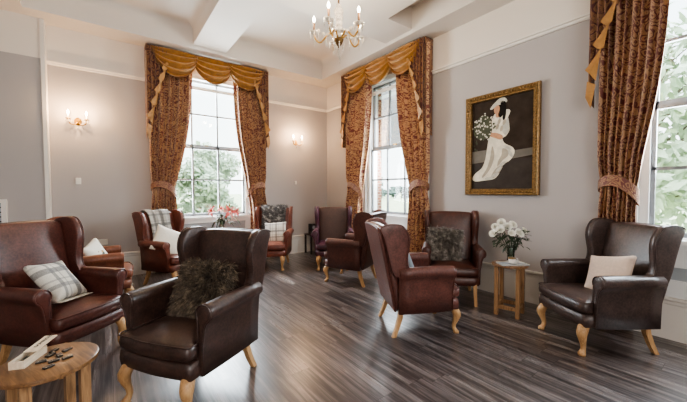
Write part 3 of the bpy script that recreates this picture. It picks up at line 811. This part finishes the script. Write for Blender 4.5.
# right and up vectors of a viewer standing in the room, used to spread the bouquet
rv=V_((.80,-.60,0)); bk_=V_((.6,.8,0))
for i,(a,zz,dep,r) in enumerate([(-.115,.365,.0,.042),(-.135,.285,-.02,.042),(-.205,.235,.01,.040),(-.055,.32,-.03,.042),(.035,.335,.03,.044),(.065,.25,-.06,.05),(.165,.265,.02,.040),(-.165,.31,.05,.036),(-.03,.25,-.07,.038)]):
    p=V_((VR[0],VR[1],ZTAB+.02))+rv*a+bk_*dep+V_((0,0,zz+.075))
    rose('white rose in the bouquet in the clear glass vase',p.x,p.y,p.z,r,rv*a*2.2-bk_*.35+V_((0,0,.28)),Rb,i,3)
f=MB(); rr=random.Random(11); sp=thing('rose_foliage','dark green leaf sprays among the white roses in the glass vase','foliage',Rb)
for k in range(60):
    a=rr.uniform(-.19,.2); zz=rr.uniform(.14,.36); dep=rr.uniform(-.06,.1)
    leaf(f,tuple(rv*a*.8+bk_*dep+V_((0,0,zz))),tuple(rv*(a*3+rr.uniform(-.3,.3))+V_((0,0,rr.uniform(-.4,.3)))),rr.uniform(.045,.075),.02,droop=.3)
f.build('leaves',M['leaf'],sp); f=MB()
for k in range(9):
    a=(-.2+.05*k); f.tube(curve_pts([(0,0,0),tuple(rv*a*.35+V_((0,0,.16))),tuple(rv*a*.9+bk_*.03+V_((0,0,.3)))],5,False),.0028,5)
f.build('stems',M['leaf'],sp)
Lb=(TL[0],TL[1],ZTAB+.02)
def lily(label,a,dep,zz,size,d,seed,bud=False):
    o=thing('pink_lily',label,'flower',Lb,0,'pink lilies in the flared glass vase'); c=rv*a+bk_*dep+V_((0,0,zz-ZTAB-.02))
    d=V_(d).normalized(); q=d.to_track_quat('Z','Y').to_matrix(); m=MB()
    if bud:
        m.tube([c-d*.03,c-d*.01,c+d*.02,c+d*.05],[.004,.011,.012,.002],8); m.build('bud',M['bud'],o)
    else:
        for k in range(6):
            an=2*PI*k/6+seed; 
            def fn(u,v):
                w=size*.24*math.sin(PI*min(.97,.12+.88*v))**.7*(u-.5)*2; rd=size*(.12+.88*v**1.2); z=size*(.55*v**.5-.42*v*v)
                x=V_((rd*math.cos(an)-w*math.sin(an),rd*math.sin(an)+w*math.cos(an),z+abs(u-.5)*size*.12)); return c+q@x
            m.grid(fn,4,6,mi=k%2)
        m.build('bloom',[M['lily'],M['lilypale']],o)
        s=MB()
        for k in range(5):
            an=2*PI*k/5; s.tube([c,c+q@V_((size*.3*math.cos(an),size*.3*math.sin(an),size*.65))],.0015,4); s.ball(c+q@V_((size*.3*math.cos(an),size*.3*math.sin(an),size*.65)),.005,6)
        s.build('stamens',M['stamen'],o)
    s=MB(); s.tube(curve_pts([(-.3*c.x,-.3*c.y,0),(0,0,.25),tuple(c)],6,False),.003,6); s.build('stem',M['leaf'],o)
    for k in range(2):
        rq=random.Random(seed*7+k); l=MB(); leaf(l,c*rq.uniform(.55,.8),(c.x+rq.uniform(-.1,.1),c.y-.05,rq.uniform(-.05,.08)),rq.uniform(.1,.16),.022,droop=.7); l.build('leaf',M['leaf'],o)
lily('large pink lily bloom at the left of the vase by the far window',-.155,0,1.03,.115,rv*-.5-bk_*.8+V_((0,0,.2)),1)
lily('large pink lily bloom right of centre in the vase by the far window',.155,-.03,1.02,.12,rv*.3-bk_*.8+V_((0,0,.2)),2)
lily('pink lily bloom at the far right of the vase by the far window',.235,.04,1.02,.095,rv*.8-bk_*.5+V_((0,0,.1)),3)
lily('smaller peach pink lily in the middle of the vase by the far window',-.01,.02,1.055,.085,-bk_*.5+V_((0,0,.6)),4)
lily('closed lily bud standing tallest above the pink lilies',.145,0,1.14,.05,rv*.2+V_((0,0,1)),5,True)
lily('closed lily bud left of the tallest bud',.085,0,1.12,.05,rv*.1+V_((0,0,1)),6,True)
lily('closed lily bud above the left pink lily',-.04,.02,1.11,.05,rv*-.1+V_((0,0,1)),7,True)
f=MB(); rr=random.Random(4); sp=thing('lily_foliage','dark green lily leaves filling the neck of the flared vase','foliage',Lb)
for k in range(34):
    a=rr.uniform(-.11,.13); leaf(f,tuple(rv*a*.5+V_((0,0,rr.uniform(.26,.36)))),tuple(rv*(a*4)+bk_*rr.uniform(-.5,.3)+V_((0,0,rr.uniform(-.4,.5)))),rr.uniform(.07,.12),.022,droop=.5)
f.build('leaves',M['leaf'],sp)

# teacup, saucer and tray on the wall table
tc=V_((TF[0],TF[1],0))
TRZ=ZTAB+.012
o=thing('serving_tray','small grey glass tray under the teacup on the round wall table','tray',(3.585,1.675,ZTAB),-.64)
m=MB(); m.pad(dens(rrect(.30,.17,.012,3),.03),.010,lambda u,v,h:V_((u,v,.0055+h)),14,(0,0)); m.build('plate',M['panelgrey'],o,auto=40)
m=MB(); q=[V_((a,b,.013)) for a,b in dens(rrect(.295,.165,.012,3),.03)]; m.tube(q,.003,6,closed=True); m.build('rim',M['clear'],o)
cp=V_((3.585,1.68,TRZ))
o=thing('saucer','white porcelain saucer under the teacup on the grey tray','saucer',tuple(cp)); m=MB(); m.lathe([(.001,.003),(.03,.001),(.034,0),(.06,.010),(.068,.016),(.066,.017),(.045,.009),(.001,.006)],n=28); m.build('dish',M['porcelain'],o)
o=thing('teacup','white porcelain teacup standing on the saucer by the rose vase','cup',(cp.x,cp.y,cp.z+.006)); m=MB()
m.lathe([(.001,.0),(.022,.0),(.024,.006),(.034,.022),(.041,.045),(.043,.058),(.040,.058),(.037,.044),(.028,.018),(.001,.010)],n=28); m.build('bowl',M['porcelain'],o)
m=MB(); m.tube(curve_pts([(.038*.8,-.038*.6,.048),(.062*.8,-.062*.6,.046),(.060*.8,-.060*.6,.022),(.034*.8,-.034*.6,.018)],6,False),.0035,6); m.build('handle',M['porcelain'],o)
m=MB(); m.lathe([(.0428,.046),(.0436,.052),(.0433,.0575)],n=28); m.build('rim_band',M['gilt'],o)
for k,(a,b,l) in enumerate(((3.66,1.61,'small white sugar packet on the right end of the grey tray'),(3.655,1.655,'small white creamer pot on the right end of the grey tray'))):
    if k==0:
        o=thing('sugar_packet',l,'packet',(a,b,TRZ),.4); m=MB(); m.pad(dens(rrect(.03,.05,.003,2),.01),.012,lambda u,v,h:V_((u,v,.006+h)),3,(0,0)); m.build('sachet',M['porcelain'],o)
    else:
        o=thing('creamer_pot',l,'creamer',(a,b,TRZ)); m=MB(); m.lathe([(.001,0),(.012,0),(.017,.022),(.02,.024),(.001,.026)],n=14); m.build('pot',M['porcelain'],o)

# small dark table with a radio by the corner
o=thing('small_dark_table','small dark wooden table against the far wall near the room corner','table',(3.72,6.04,0))
m=MB(); m.pad(dens(rrect(.42,.30,.01,2),.05),.022,lambda u,v,h:V_((u,v,.421+h)),14,(0,0)); m.build('tabletop',M['darkwood'],o,auto=40)
for sx in (1,-1):
    for sy in (1,-1):
        m=MB(); m.box((sx*.185-.016,sy*.125-.016,0),(sx*.185+.016,sy*.125+.016,.411)); m.build('leg',M['darkwood'],o,False)
o=thing('radio_speaker','small black radio speaker on the dark table near the room corner','speaker',(3.605,6.0,.432),.15)
m=MB(); m.pad(dens(rrect(.12,.12,.012,3),.02),.23,lambda u,v,h:V_((u,v,.115+h)),18,(0,0)); m.build('case',M['black'],o,auto=40)
m=MB(); m.rings([[V_((.04*math.cos(2*PI*k/20),-.062,.15+.04*math.sin(2*PI*k/20))) for k in range(20)],[V_((.036*math.cos(2*PI*k/20),-.066,.15+.036*math.sin(2*PI*k/20))) for k in range(20)],[V_((.01*math.cos(2*PI*k/20),-.060,.15+.01*math.sin(2*PI*k/20))) for k in range(20)]]); m.build('speaker_cone',M['panelgrey'],o)
m=MB(); m.box((-.04,-.064,.03),(.04,-.06,.07)); m.build('display',M['panelgrey'],o,False)

# ------------------------------------------------------------------ painting
F=FB
PY0,PY1,PZ0,PZ1=1.645,2.614,1.329,2.690
o=thing('framed_painting','large gilt framed painting of a person in white on the right wall','painting',F(-(PY0+PY1)/2,.0,PZ0)); PIm=Matrix.Translation(o.location).inverted()
m=MB(); u0,u1=-PY1,-PY0
prof=[(0,0.004),(0,.05),(.012,.058),(.03,.05),(.05,.054),(.062,.04),(.075,.042),(.082,.025),(.082,.006)]
R=[]
for d,oo in prof: R.append([F(u0+d,oo,PZ0+d),F(u1-d,oo,PZ0+d),F(u1-d,oo,PZ1-d),F(u0+d,oo,PZ1-d)])
m.rings(R,False,False); p=m.build('frame',M['gilt'],o,False); p.matrix_parent_inverse=PIm
# bead ornament along the frame
m=MB(); W=u1-u0; H=PZ1-PZ0
for k in range(26):
    t=(k+.5)/26
    for zz in (PZ0+.035,PZ1-.035): m.ball(F(u0+.02+(W-.04)*t,.054,zz),.013,6)
for k in range(36):
    t=(k+.5)/36
    for uu in (u0+.035,u1-.035): m.ball(F(uu,.054,PZ0+.02+(H-.04)*t),.013,6)
p=m.build('frame_ornament',M['gilt'],o); p.matrix_parent_inverse=PIm
pm={'bg':plain('painted_umber',srgb(58,48,41),.8,nscale=5,var=.35),'flr':plain('painted_floor',srgb(62,55,50),.55,nscale=8,var=.2),'band':plain('painted_grey_band',srgb(112,106,98),.55,nscale=8,var=.15),
    'dress':plain('painted_white',srgb(226,216,196),.5,nscale=14,var=.16),'fold':plain('painted_shadow_white',srgb(172,160,142),.5,nscale=14,var=.15),'skin':plain('painted_skin',srgb(196,148,116),.5),'hair':plain('painted_black',srgb(26,22,20),.5),
    'hat':plain('painted_hat_grey',srgb(188,184,172),.5,nscale=20,var=.15),'green':plain('painted_green',srgb(78,80,64),.5,nscale=20,var=.3),'petal':plain('painted_pale_petal',srgb(196,190,176),.5,nscale=30,var=.2)}
keys=list(pm); mats=[pm[k] for k in keys]
cu0,cu1,cz0,cz1=u0+.08,u1-.08,PZ0+.08,PZ1-.08
def P(x,y,o_):
    # painting layout coordinates 0..193 by 0..270 (top left origin)
    return F(cu0+(cu1-cu0)*x/193,o_,cz1-(cz1-cz0)*y/270)
m=MB()
def poly(pts,k,lay):
    m.add([P(x,y,.010+lay*.0006) for x,y in pts],[tuple(range(len(pts)))],keys.index(k))
def smooth(pts,n=4): return [(p.x,p.y) for p in curve_pts(pts,n)]
def ell(cx,cy,a,b,t=0,n=16):
    t=math.radians(t); return [(cx+a*math.cos(2*PI*k/n)*math.cos(t)-b*math.sin(2*PI*k/n)*math.sin(t),cy+a*math.cos(2*PI*k/n)*math.sin(t)+b*math.sin(2*PI*k/n)*math.cos(t)) for k in range(n)]
poly([(0,0),(193,0),(193,270),(0,270)],'bg',0)
poly([(0,190),(193,182),(193,270),(0,270)],'flr',1)
poly([(0,152),(60,150),(60,186),(0,190)],'band',2); poly([(122,160),(193,156),(193,176),(122,184)],'band',2)
# skirt with train, bodice, sleeve
poly(smooth([(62,112),(96,110),(108,134),(134,150),(140,166),(128,186),(104,200),(92,226),(76,240),(44,244),(14,246),(2,238),(12,222),(36,204),(48,176),(54,140)]),'dress',3)
poly(smooth([(70,140),(78,170),(66,206),(44,232),(36,232),(54,204),(64,172)]),'fold',4)
poly(smooth([(104,150),(122,160),(120,174),(104,186),(88,204),(90,186),(100,170)]),'fold',4)
poly(smooth([(78,214),(100,198),(104,206),(92,224),(76,238),(66,236)]),'fold',5)
poly(smooth([(76,46),(100,40),(116,52),(122,80),(124,100),(112,116),(96,120),(74,120),(62,112),(64,80)]),'dress',5)
poly(smooth([(92,48),(116,54),(124,96),(112,112),(100,96),(94,72)]),'hat',6)
poly(smooth([(110,40),(126,44),(116,66),(98,84),(90,72)]),'dress',7)
poly(smooth([(66,100),(88,104),(104,114),(98,124),(76,116),(60,108)]),'skin',7)
# head, hair, hat
poly(smooth([(92,22),(104,26),(108,40),(102,54),(94,58),(88,46)]),'hair',8); poly(smooth([(76,24),(86,20),(93,28),(92,40),(86,47),(79,45),(75,36)]),'skin',9); poly(smooth([(82,44),(92,42),(94,56),(82,56)]),'skin',8)
poly(smooth([(62,28),(74,14),(94,4),(112,6),(116,16),(102,20),(84,22),(70,30)]),'hat',10); poly(smooth([(80,12),(92,2),(108,2),(112,12),(96,16)]),'petal',11); poly(ell(104,18,9,6,20),'hair',11)
poly(smooth([(104,22),(112,24),(113,50),(108,70),(102,60),(106,40)]),'hair',7.5)
for x,y,a_,b_,t in ((118,150,14,5,30),(128,168,12,5,60),(104,196,12,5,-30),(92,212,12,5,-40),(80,228,13,5,-25),(60,238,14,5,-5)): poly(ell(x,y,a_,b_,t,10),'petal',6)
for x,y in ((92,70),(86,84),(100,92),(108,74)): poly(ell(x,y,5,9,20,9),'fold',8)
# bouquet
rr=random.Random(9)
poly(smooth([(10,70),(30,44),(58,50),(70,84),(60,112),(28,116),(8,100)]),'green',9)
for k in range(70):
    a=rr.uniform(0,2*PI); r=39*math.sqrt(rr.random()); x=40+r*math.cos(a)*1.02; y=80+r*math.sin(a)*1.15
    poly(ell(x,y,rr.uniform(2,4.2),rr.uniform(2,3.6),0,7),'petal' if rr.random()<.7 else 'green',10+k*.05)
for k in range(12):
    x=rr.uniform(4,20); y=rr.uniform(100,150); poly(ell(x,y,1.6,4,rr.uniform(-30,30),6),'green',9)
[setattr(q.node_tree.nodes['Principled BSDF'].inputs['Specular IOR Level'],'default_value',.12) for q in mats]; p=m.build('canvas',mats,o,False); p.matrix_parent_inverse=PIm

# ------------------------------------------------------------------ wall fittings
def plate(name,label,cat,x,z,w,h,extra):
    o=thing(name,label,cat,(x,YA,z)); m=MB(); m.pad(dens(rrect(w,h,.006,2),.02),.016,lambda u,v,hh:V_((u,-.008-hh,v)),14,(0,0)); m.build('face_plate',M['switch'],o,auto=40)
    for (a,b,w2,h2,nm) in extra:
        m=MB(); m.box((a-w2/2,-.021,b-h2/2),(a+w2/2,-.015,b+h2/2)); m.build(nm,M['switch'],o,False)
plate('wall_switch','small white wall switch below the left wall light','switch',-.347,1.549,.065,.095,[(0,0,.024,.04,'rocker')])
plate('wall_switch','small white wall switch below the right wall light','switch',3.348,1.566,.05,.075,[(0,0,.02,.035,'rocker')])
plate('wall_socket','white double wall socket behind the half hidden tan armchair','socket',-.085,.59,.146,.09,[(-.04,.025,.014,.02,'rocker'),(.04,.025,.014,.02,'rocker')])
# framed louvre on the projecting wall
o=thing('louvred_wall_panel','white framed louvred panel on the projecting wall at the left edge','panel',(-1.40,6.095,.50)); m=MB()
w,h=.64,.79
for a,b,c,d in ((-w/2,w/2,0,.05),(-w/2,w/2,h-.05,h),(-w/2,-w/2+.05,.05,h-.05),(w/2-.05,w/2,.05,h-.05)): m.box((a,-.045,c),(b,0,d))
m.build('frame',M['white'],o,False); m=MB()
m.box((-w/2+.05,-.006,.05),(w/2-.05,0,h-.05),1)
for k in range(11):
    z=.07+k*.062; m.add([V_((-w/2+.05,-.034,z)),V_((w/2-.05,-.034,z)),V_((w/2-.05,-.008,z+.045)),V_((-w/2+.05,-.008,z+.045))],[(0,1,2,3)])
m.build('louvres',[M['panelgrey'],M['darkwood']],o,False)

# lights: wall sconces and chandelier
def candle(mm_s, mm_b, p, sl=.06, r=.011):
    mm_s.lathe([(r*1.0,0),(r,sl),(r*.8,sl+.004),(.001,sl+.005)],p,10)
    q=V_(p)+V_((0,0,sl+.005)); mm_b.lathe([(.006,0),(.012,.012),(.015,.028),(.012,.044),(.005,.06),(.001,.068)],q,10)
def drops(mm, top, L):
    t=V_(top); mm.ball(t-V_((0,0,.008)),.007,6); mm.lathe([(.001,0),(.009,-.014),(.007,-.03),(.001,-L)],t-V_((0,0,.014)),6)
def sconce(label,x,z):
    o=thing('wall_sconce',label,'wall light',(x,YA,z)); 
    m=MB(); m.rings([[V_((.045*s*math.cos(2*PI*k/20),-yy,-.015+.06*s*math.sin(2*PI*k/20))) for k in range(20)] for s,yy in ((1,.0),(1,.012),(.8,.022),(.4,.028),(.15,.045),(.05,.05))]); m.build('back_plate',M['brass'],o)
    for s in (-1,1):
        a=MB(); a.tube(curve_pts([(0,-.03,-.02),(s*.04,-.06,-.07),(s*.085,-.09,-.065),(s*.105,-.10,-.025),(s*.105,-.10,.0)],6,False),.0075,8); a.lathe([(.004,-.004),(.026,0),(.034,.010),(.028,.010),(.001,.006)],(s*.105,-.10,0),14); ao=a.build('arm',M['brass'],o)
        c=MB(); b=MB(); candle(c,b,(s*.105,-.10,.008),.055); c.build('candle_sleeve',M['porcelain'],ao); b.build('bulb',M['bulb'],ao)
        for k in range(5):
            d=MB(); drops(d,(s*.105+.03*math.cos(k*1.256),-.10+.03*math.sin(k*1.256),-.0),.045); d.build('crystal_drop',M['clear'],ao)
        l=bpy.data.lights.new('sconce_light','POINT'); l.energy=8; l.color=(1,.64,.34); l.shadow_soft_size=.03
        lo=bpy.data.objects.new('sconce_light',l); C.objects.link(lo); lo.location=(x+s*.105,YA-.22,z+.12)
    d=MB(); drops(d,(0,-.05,-.08),.06); d.build('crystal_drop',M['clear'],o)
sconce('brass twin candle wall light on the far wall, left of the window','x' and -.331,2.46)
sconce('brass twin candle wall light on the far wall, near the room corner',3.356,2.46)
CK=1.09; CHX,CHY,CHZ=2.115,2.915,3.262
o=thing('chandelier','brass and crystal candle chandelier hanging from the ceiling','chandelier',(CHX,CHY,CHZ)); o.scale=(CK,CK,CK); TOPZ=(ZB-CHZ)/CK
m=MB(); m.lathe([(.001,-.255),(.008,-.25),(.012,-.235),(.03,-.215),(.048,-.18),(.052,-.165),(.04,-.158),(.012,-.15),(.010,.36),(.001,.36)],n=20); m.build('stem',M['bronze'],o)
m=MB()
for z,r in ((-.12,.036),(-.065,.044),(-.005,.04),(.055,.048),(.115,.05),(.165,.03)): m.ball((0,0,z),r,12)
m.build('glass_balls',M['clear'],o)
m=MB()
k=0; z=.22
while z<TOPZ-.02:
    a=(k%2)*PI/2; m.tube([V_((.010*math.cos(a)*math.cos(t),.010*math.sin(a)*math.cos(t),z+.017*math.sin(t))) for t in [2*PI*j/8 for j in range(8)]],.0028,5,closed=True); z+=.026; k+=1
m.build('chain',M['brass'],o)
m=MB(); m.lathe([(.06,TOPZ),(.06,TOPZ-.012),(.03,TOPZ-.035),(.001,TOPZ-.04)],n=20); m.build('ceiling_rose',M['brass'],o)
for i in range(5):
    a=math.radians(68+72*i); ca,sa=math.cos(a),math.sin(a); Rr=.255
    pt=lambda r,z:(r*ca,r*sa,z)
    A=MB(); A.tube(curve_pts([pt(.03,-.165),pt(.09,-.10),pt(.13,-.13),pt(.19,-.19),pt(.24,-.155),pt(Rr,-.10)],6,False),.009,8)
    ao=A.build('arm',M['brass'],o)
    B=MB(); B.lathe([(.01,0),(.03,.004),(.05,.018),(.046,.02),(.02,.01),(.001,.01)],pt(Rr,-.10),16); B.build('drip_pan',M['clear'],ao)
    S=MB(); Bb=MB(); candle(S,Bb,pt(Rr,-.09),.10,.012); S.build('candle_sleeve',M['candle'],ao); Bb.build('bulb',M['bulb'],ao)
    for k in range(8):
        D=MB(); drops(D,pt(Rr,-.11) if k==6 else pt(.13,-.13) if k==7 else (Rr*ca+.047*math.cos(k*1.05),Rr*sa+.047*math.sin(k*1.05),-.08),.055 if k<6 else .11)
        D.build('crystal_drop',M['clear'],ao)
    for k in range(4):
        D=MB(); D.ball(pt(.06+.05*k,-.085-.03*math.sin(k*1.2)),.02,8); D.build('crystal_bead',M['clear'],ao)
    l=bpy.data.lights.new('chandelier_light','POINT'); l.energy=4; l.color=(1,.80,.56); l.shadow_soft_size=.04
    lo=bpy.data.objects.new('chandelier_light',l); C.objects.link(lo); lo.location=(CHX+.38*ca,CHY+.38*sa,CHZ+.05)
for k in range(8):
    D=MB(); drops(D,(.05*math.cos(k*1.05),.05*math.sin(k*1.05),-.2) if k<6 else (.012*(k-6),0,-.255-.06*(k-6)),.1); D.build('crystal_drop',M['clear'],o)

# ------------------------------------------------------------------ outside
m=MB(); m.box((XB+.6,-60,-.6),(160,160,-.5)); m.box((-60,YA+.6,-.6),(XB+.6,160,-.5)); g=m.build('lawn',M['grass'],smooth=False); tag(g,kind='structure')
def tree(name,label,x,y,h,cr,trunk,mat,nleaf,leafs,seed,group=None,low=.25,blobs=16,cat='tree'):
    rr=random.Random(seed); o=thing(name,label,cat,(x,y,-.5),0,group)
    t=MB(); t.tube([(0,0,0),(.05,.02,h*.3),(-.03,.04,h*.65),(0,0,h*.9)],[trunk,trunk*.8,trunk*.5,trunk*.15],8)
    B=[]
    for k in range(blobs):
        a=rr.uniform(0,2*PI); z=h*rr.uniform(low,.95); f=math.sin(PI*min(1,max(.12,(z/h-low*.6)/(1.02-low*.6))))**.6
        rad=cr*f*rr.uniform(.3,.85); B.append((V_((rad*math.cos(a),rad*math.sin(a),z)),cr*rr.uniform(.22,.42)))
        t.tube([(0,0,z*.75),tuple(V_((rad*.5*math.cos(a),rad*.5*math.sin(a),z*.92))),tuple(B[-1][0])],[trunk*.25,trunk*.15,trunk*.06],5)
    t.build('trunk',M['bark'],o); f=MB()
    for k in range(nleaf):
        c,r=B[rr.randrange(len(B))]; d=V_((rr.gauss(0,1),rr.gauss(0,1),rr.gauss(0,.8))).normalized(); p=c+d*r*rr.uniform(.5,1.05)
        s=leafs*rr.uniform(.6,1.4); e1=V_((rr.gauss(0,1),rr.gauss(0,1),rr.gauss(0,1))).normalized(); e2=e1.orthogonal().normalized()
        f.add([p-e1*s,p+e2*s*.5,p+e1*s,p-e2*s*.5],[(0,1,2,3)])
    f.build('crown',M[mat],o); return o
tree('garden_tree','leafy pale green garden tree outside the rightmost window',11.5,1.9,6.6,3.4,.18,'tree',6500,.17,21,blobs=26,low=.22)
tree('garden_tree','broad pale green garden tree further right outside the rightmost window',19.5,-7.0,8.0,3.6,.2,'tree',4500,.19,22,blobs=22)
for i,(x,y,h,l) in enumerate(((.6,13.2,3.4,'bushy green shrub outside the far window, leftmost'),(3.4,14.4,3.7,'tallest bushy green shrub outside the far window, at its centre'),(6.2,13.6,3.0,'bushy green shrub outside the far window, at its right'),(2.2,19.5,4.3,'bushy green shrub standing behind the others outside the far window'))):
    tree('garden_shrub',l,x,y,h,1.7,.06,'shrub',4800,.14,40+i,'shrubs outside the far window',.08,18,'shrub')
for i in range(7):
    a=math.radians(47.5-6*(i-3)+1*math.sin(i*2)); R_=72+5*math.sin(i*3.1)
    tree('distant_tree','distant tree in the hazy line beyond the field outside the corner-side window',R_*math.sin(a),R_*math.cos(a),2.6+1.0*math.sin(i*1.7)+.7  ,3.0,.2,'far',700,.5,60+i,'distant trees beyond the field',.15,9)

# ------------------------------------------------------------------ light
w=bpy.data.worlds.new('overcast_sky'); bpy.context.scene.world=w; w.use_nodes=True; nt=w.node_tree; bg=nt.nodes['Background']
tcn=nt.nodes.new('ShaderNodeTexCoord'); sp=nt.nodes.new('ShaderNodeSeparateXYZ'); nt.links.new(tcn.outputs['Generated'],sp.inputs[0])
nz=noise(nt,tcn.outputs['Generated'],3,4)
base=ramp(nt,sp.outputs[2],[(0,(.90,.95,.97,1)),(.5,(.72,.86,.95,1))])
nt.links.new(mix(nt,.12,base,nz.outputs['Color']),bg.inputs[0]); bg.inputs[1].default_value=2.6
def area(name,loc,target,sx,sy,e,col):
    l=bpy.data.lights.new(name,'AREA'); l.shape='RECTANGLE'; l.size=sx; l.size_y=sy; l.energy=e; l.color=col
    o=bpy.data.objects.new(name,l); C.objects.link(o); o.location=loc; o.rotation_euler=(V_(target)-V_(loc)).to_track_quat('-Z','Z').to_euler(); return o
DAY=(.86,.93,1)
area('daylight_far_window',(1.5,YA+.34,2.2),(1.5,0,1.6),1.4,2.4,165,DAY)
area('daylight_corner_window',(XB+.34,4.1,2.2),(0,4.1,1.6),1.3,2.4,130,DAY)
area('daylight_right_window',(XB+.34,.03,2.2),(0,.03,1.6),1.3,2.4,165,DAY)
area('added_fill_room_end',(-.2,-3.1,2.3),(1.2,4,1.2),4.5,2.4,120,(1,.965,.93))  # soft fill added behind the camera to lift the room, no window there
sun=bpy.data.lights.new('hazy_sun','SUN'); sun.energy=1.2; sun.angle=.5; so=bpy.data.objects.new('hazy_sun',sun); C.objects.link(so); so.rotation_euler=(math.radians(25),math.radians(-20),0)

# ------------------------------------------------------------------ camera
cam=bpy.data.cameras.new('camera'); cam.sensor_fit='HORIZONTAL'; cam.sensor_width=36; cam.lens=316.497*36/687; cam.clip_end=400; cam.clip_start=.02
co=bpy.data.objects.new('camera',cam); C.objects.link(co)
yaw,pitch,roll=.640807,.03463,-.0030045
Fv=V_((math.sin(yaw)*math.cos(pitch),math.cos(yaw)*math.cos(pitch),-math.sin(pitch))); Rv=V_((math.cos(yaw),-math.sin(yaw),0)); Uv=Rv.cross(Fv)
R2=Rv*math.cos(roll)+Uv*math.sin(roll); U2=-Rv*math.sin(roll)+Uv*math.cos(roll)
mt=Matrix((R2,U2,-Fv)).transposed().to_4x4(); mt.translation=(0,0,EYE); co.matrix_world=mt
sc=bpy.context.scene; sc.camera=co
sc.view_settings.view_transform='AgX'; sc.view_settings.look='AgX - Medium High Contrast'; sc.view_settings.exposure=1.08
sc.cycles.max_bounces=8; sc.cycles.transparent_max_bounces=16; sc.cycles.sample_clamp_indirect=6; sc.cycles.caustics_reflective=False; sc.cycles.caustics_refractive=False
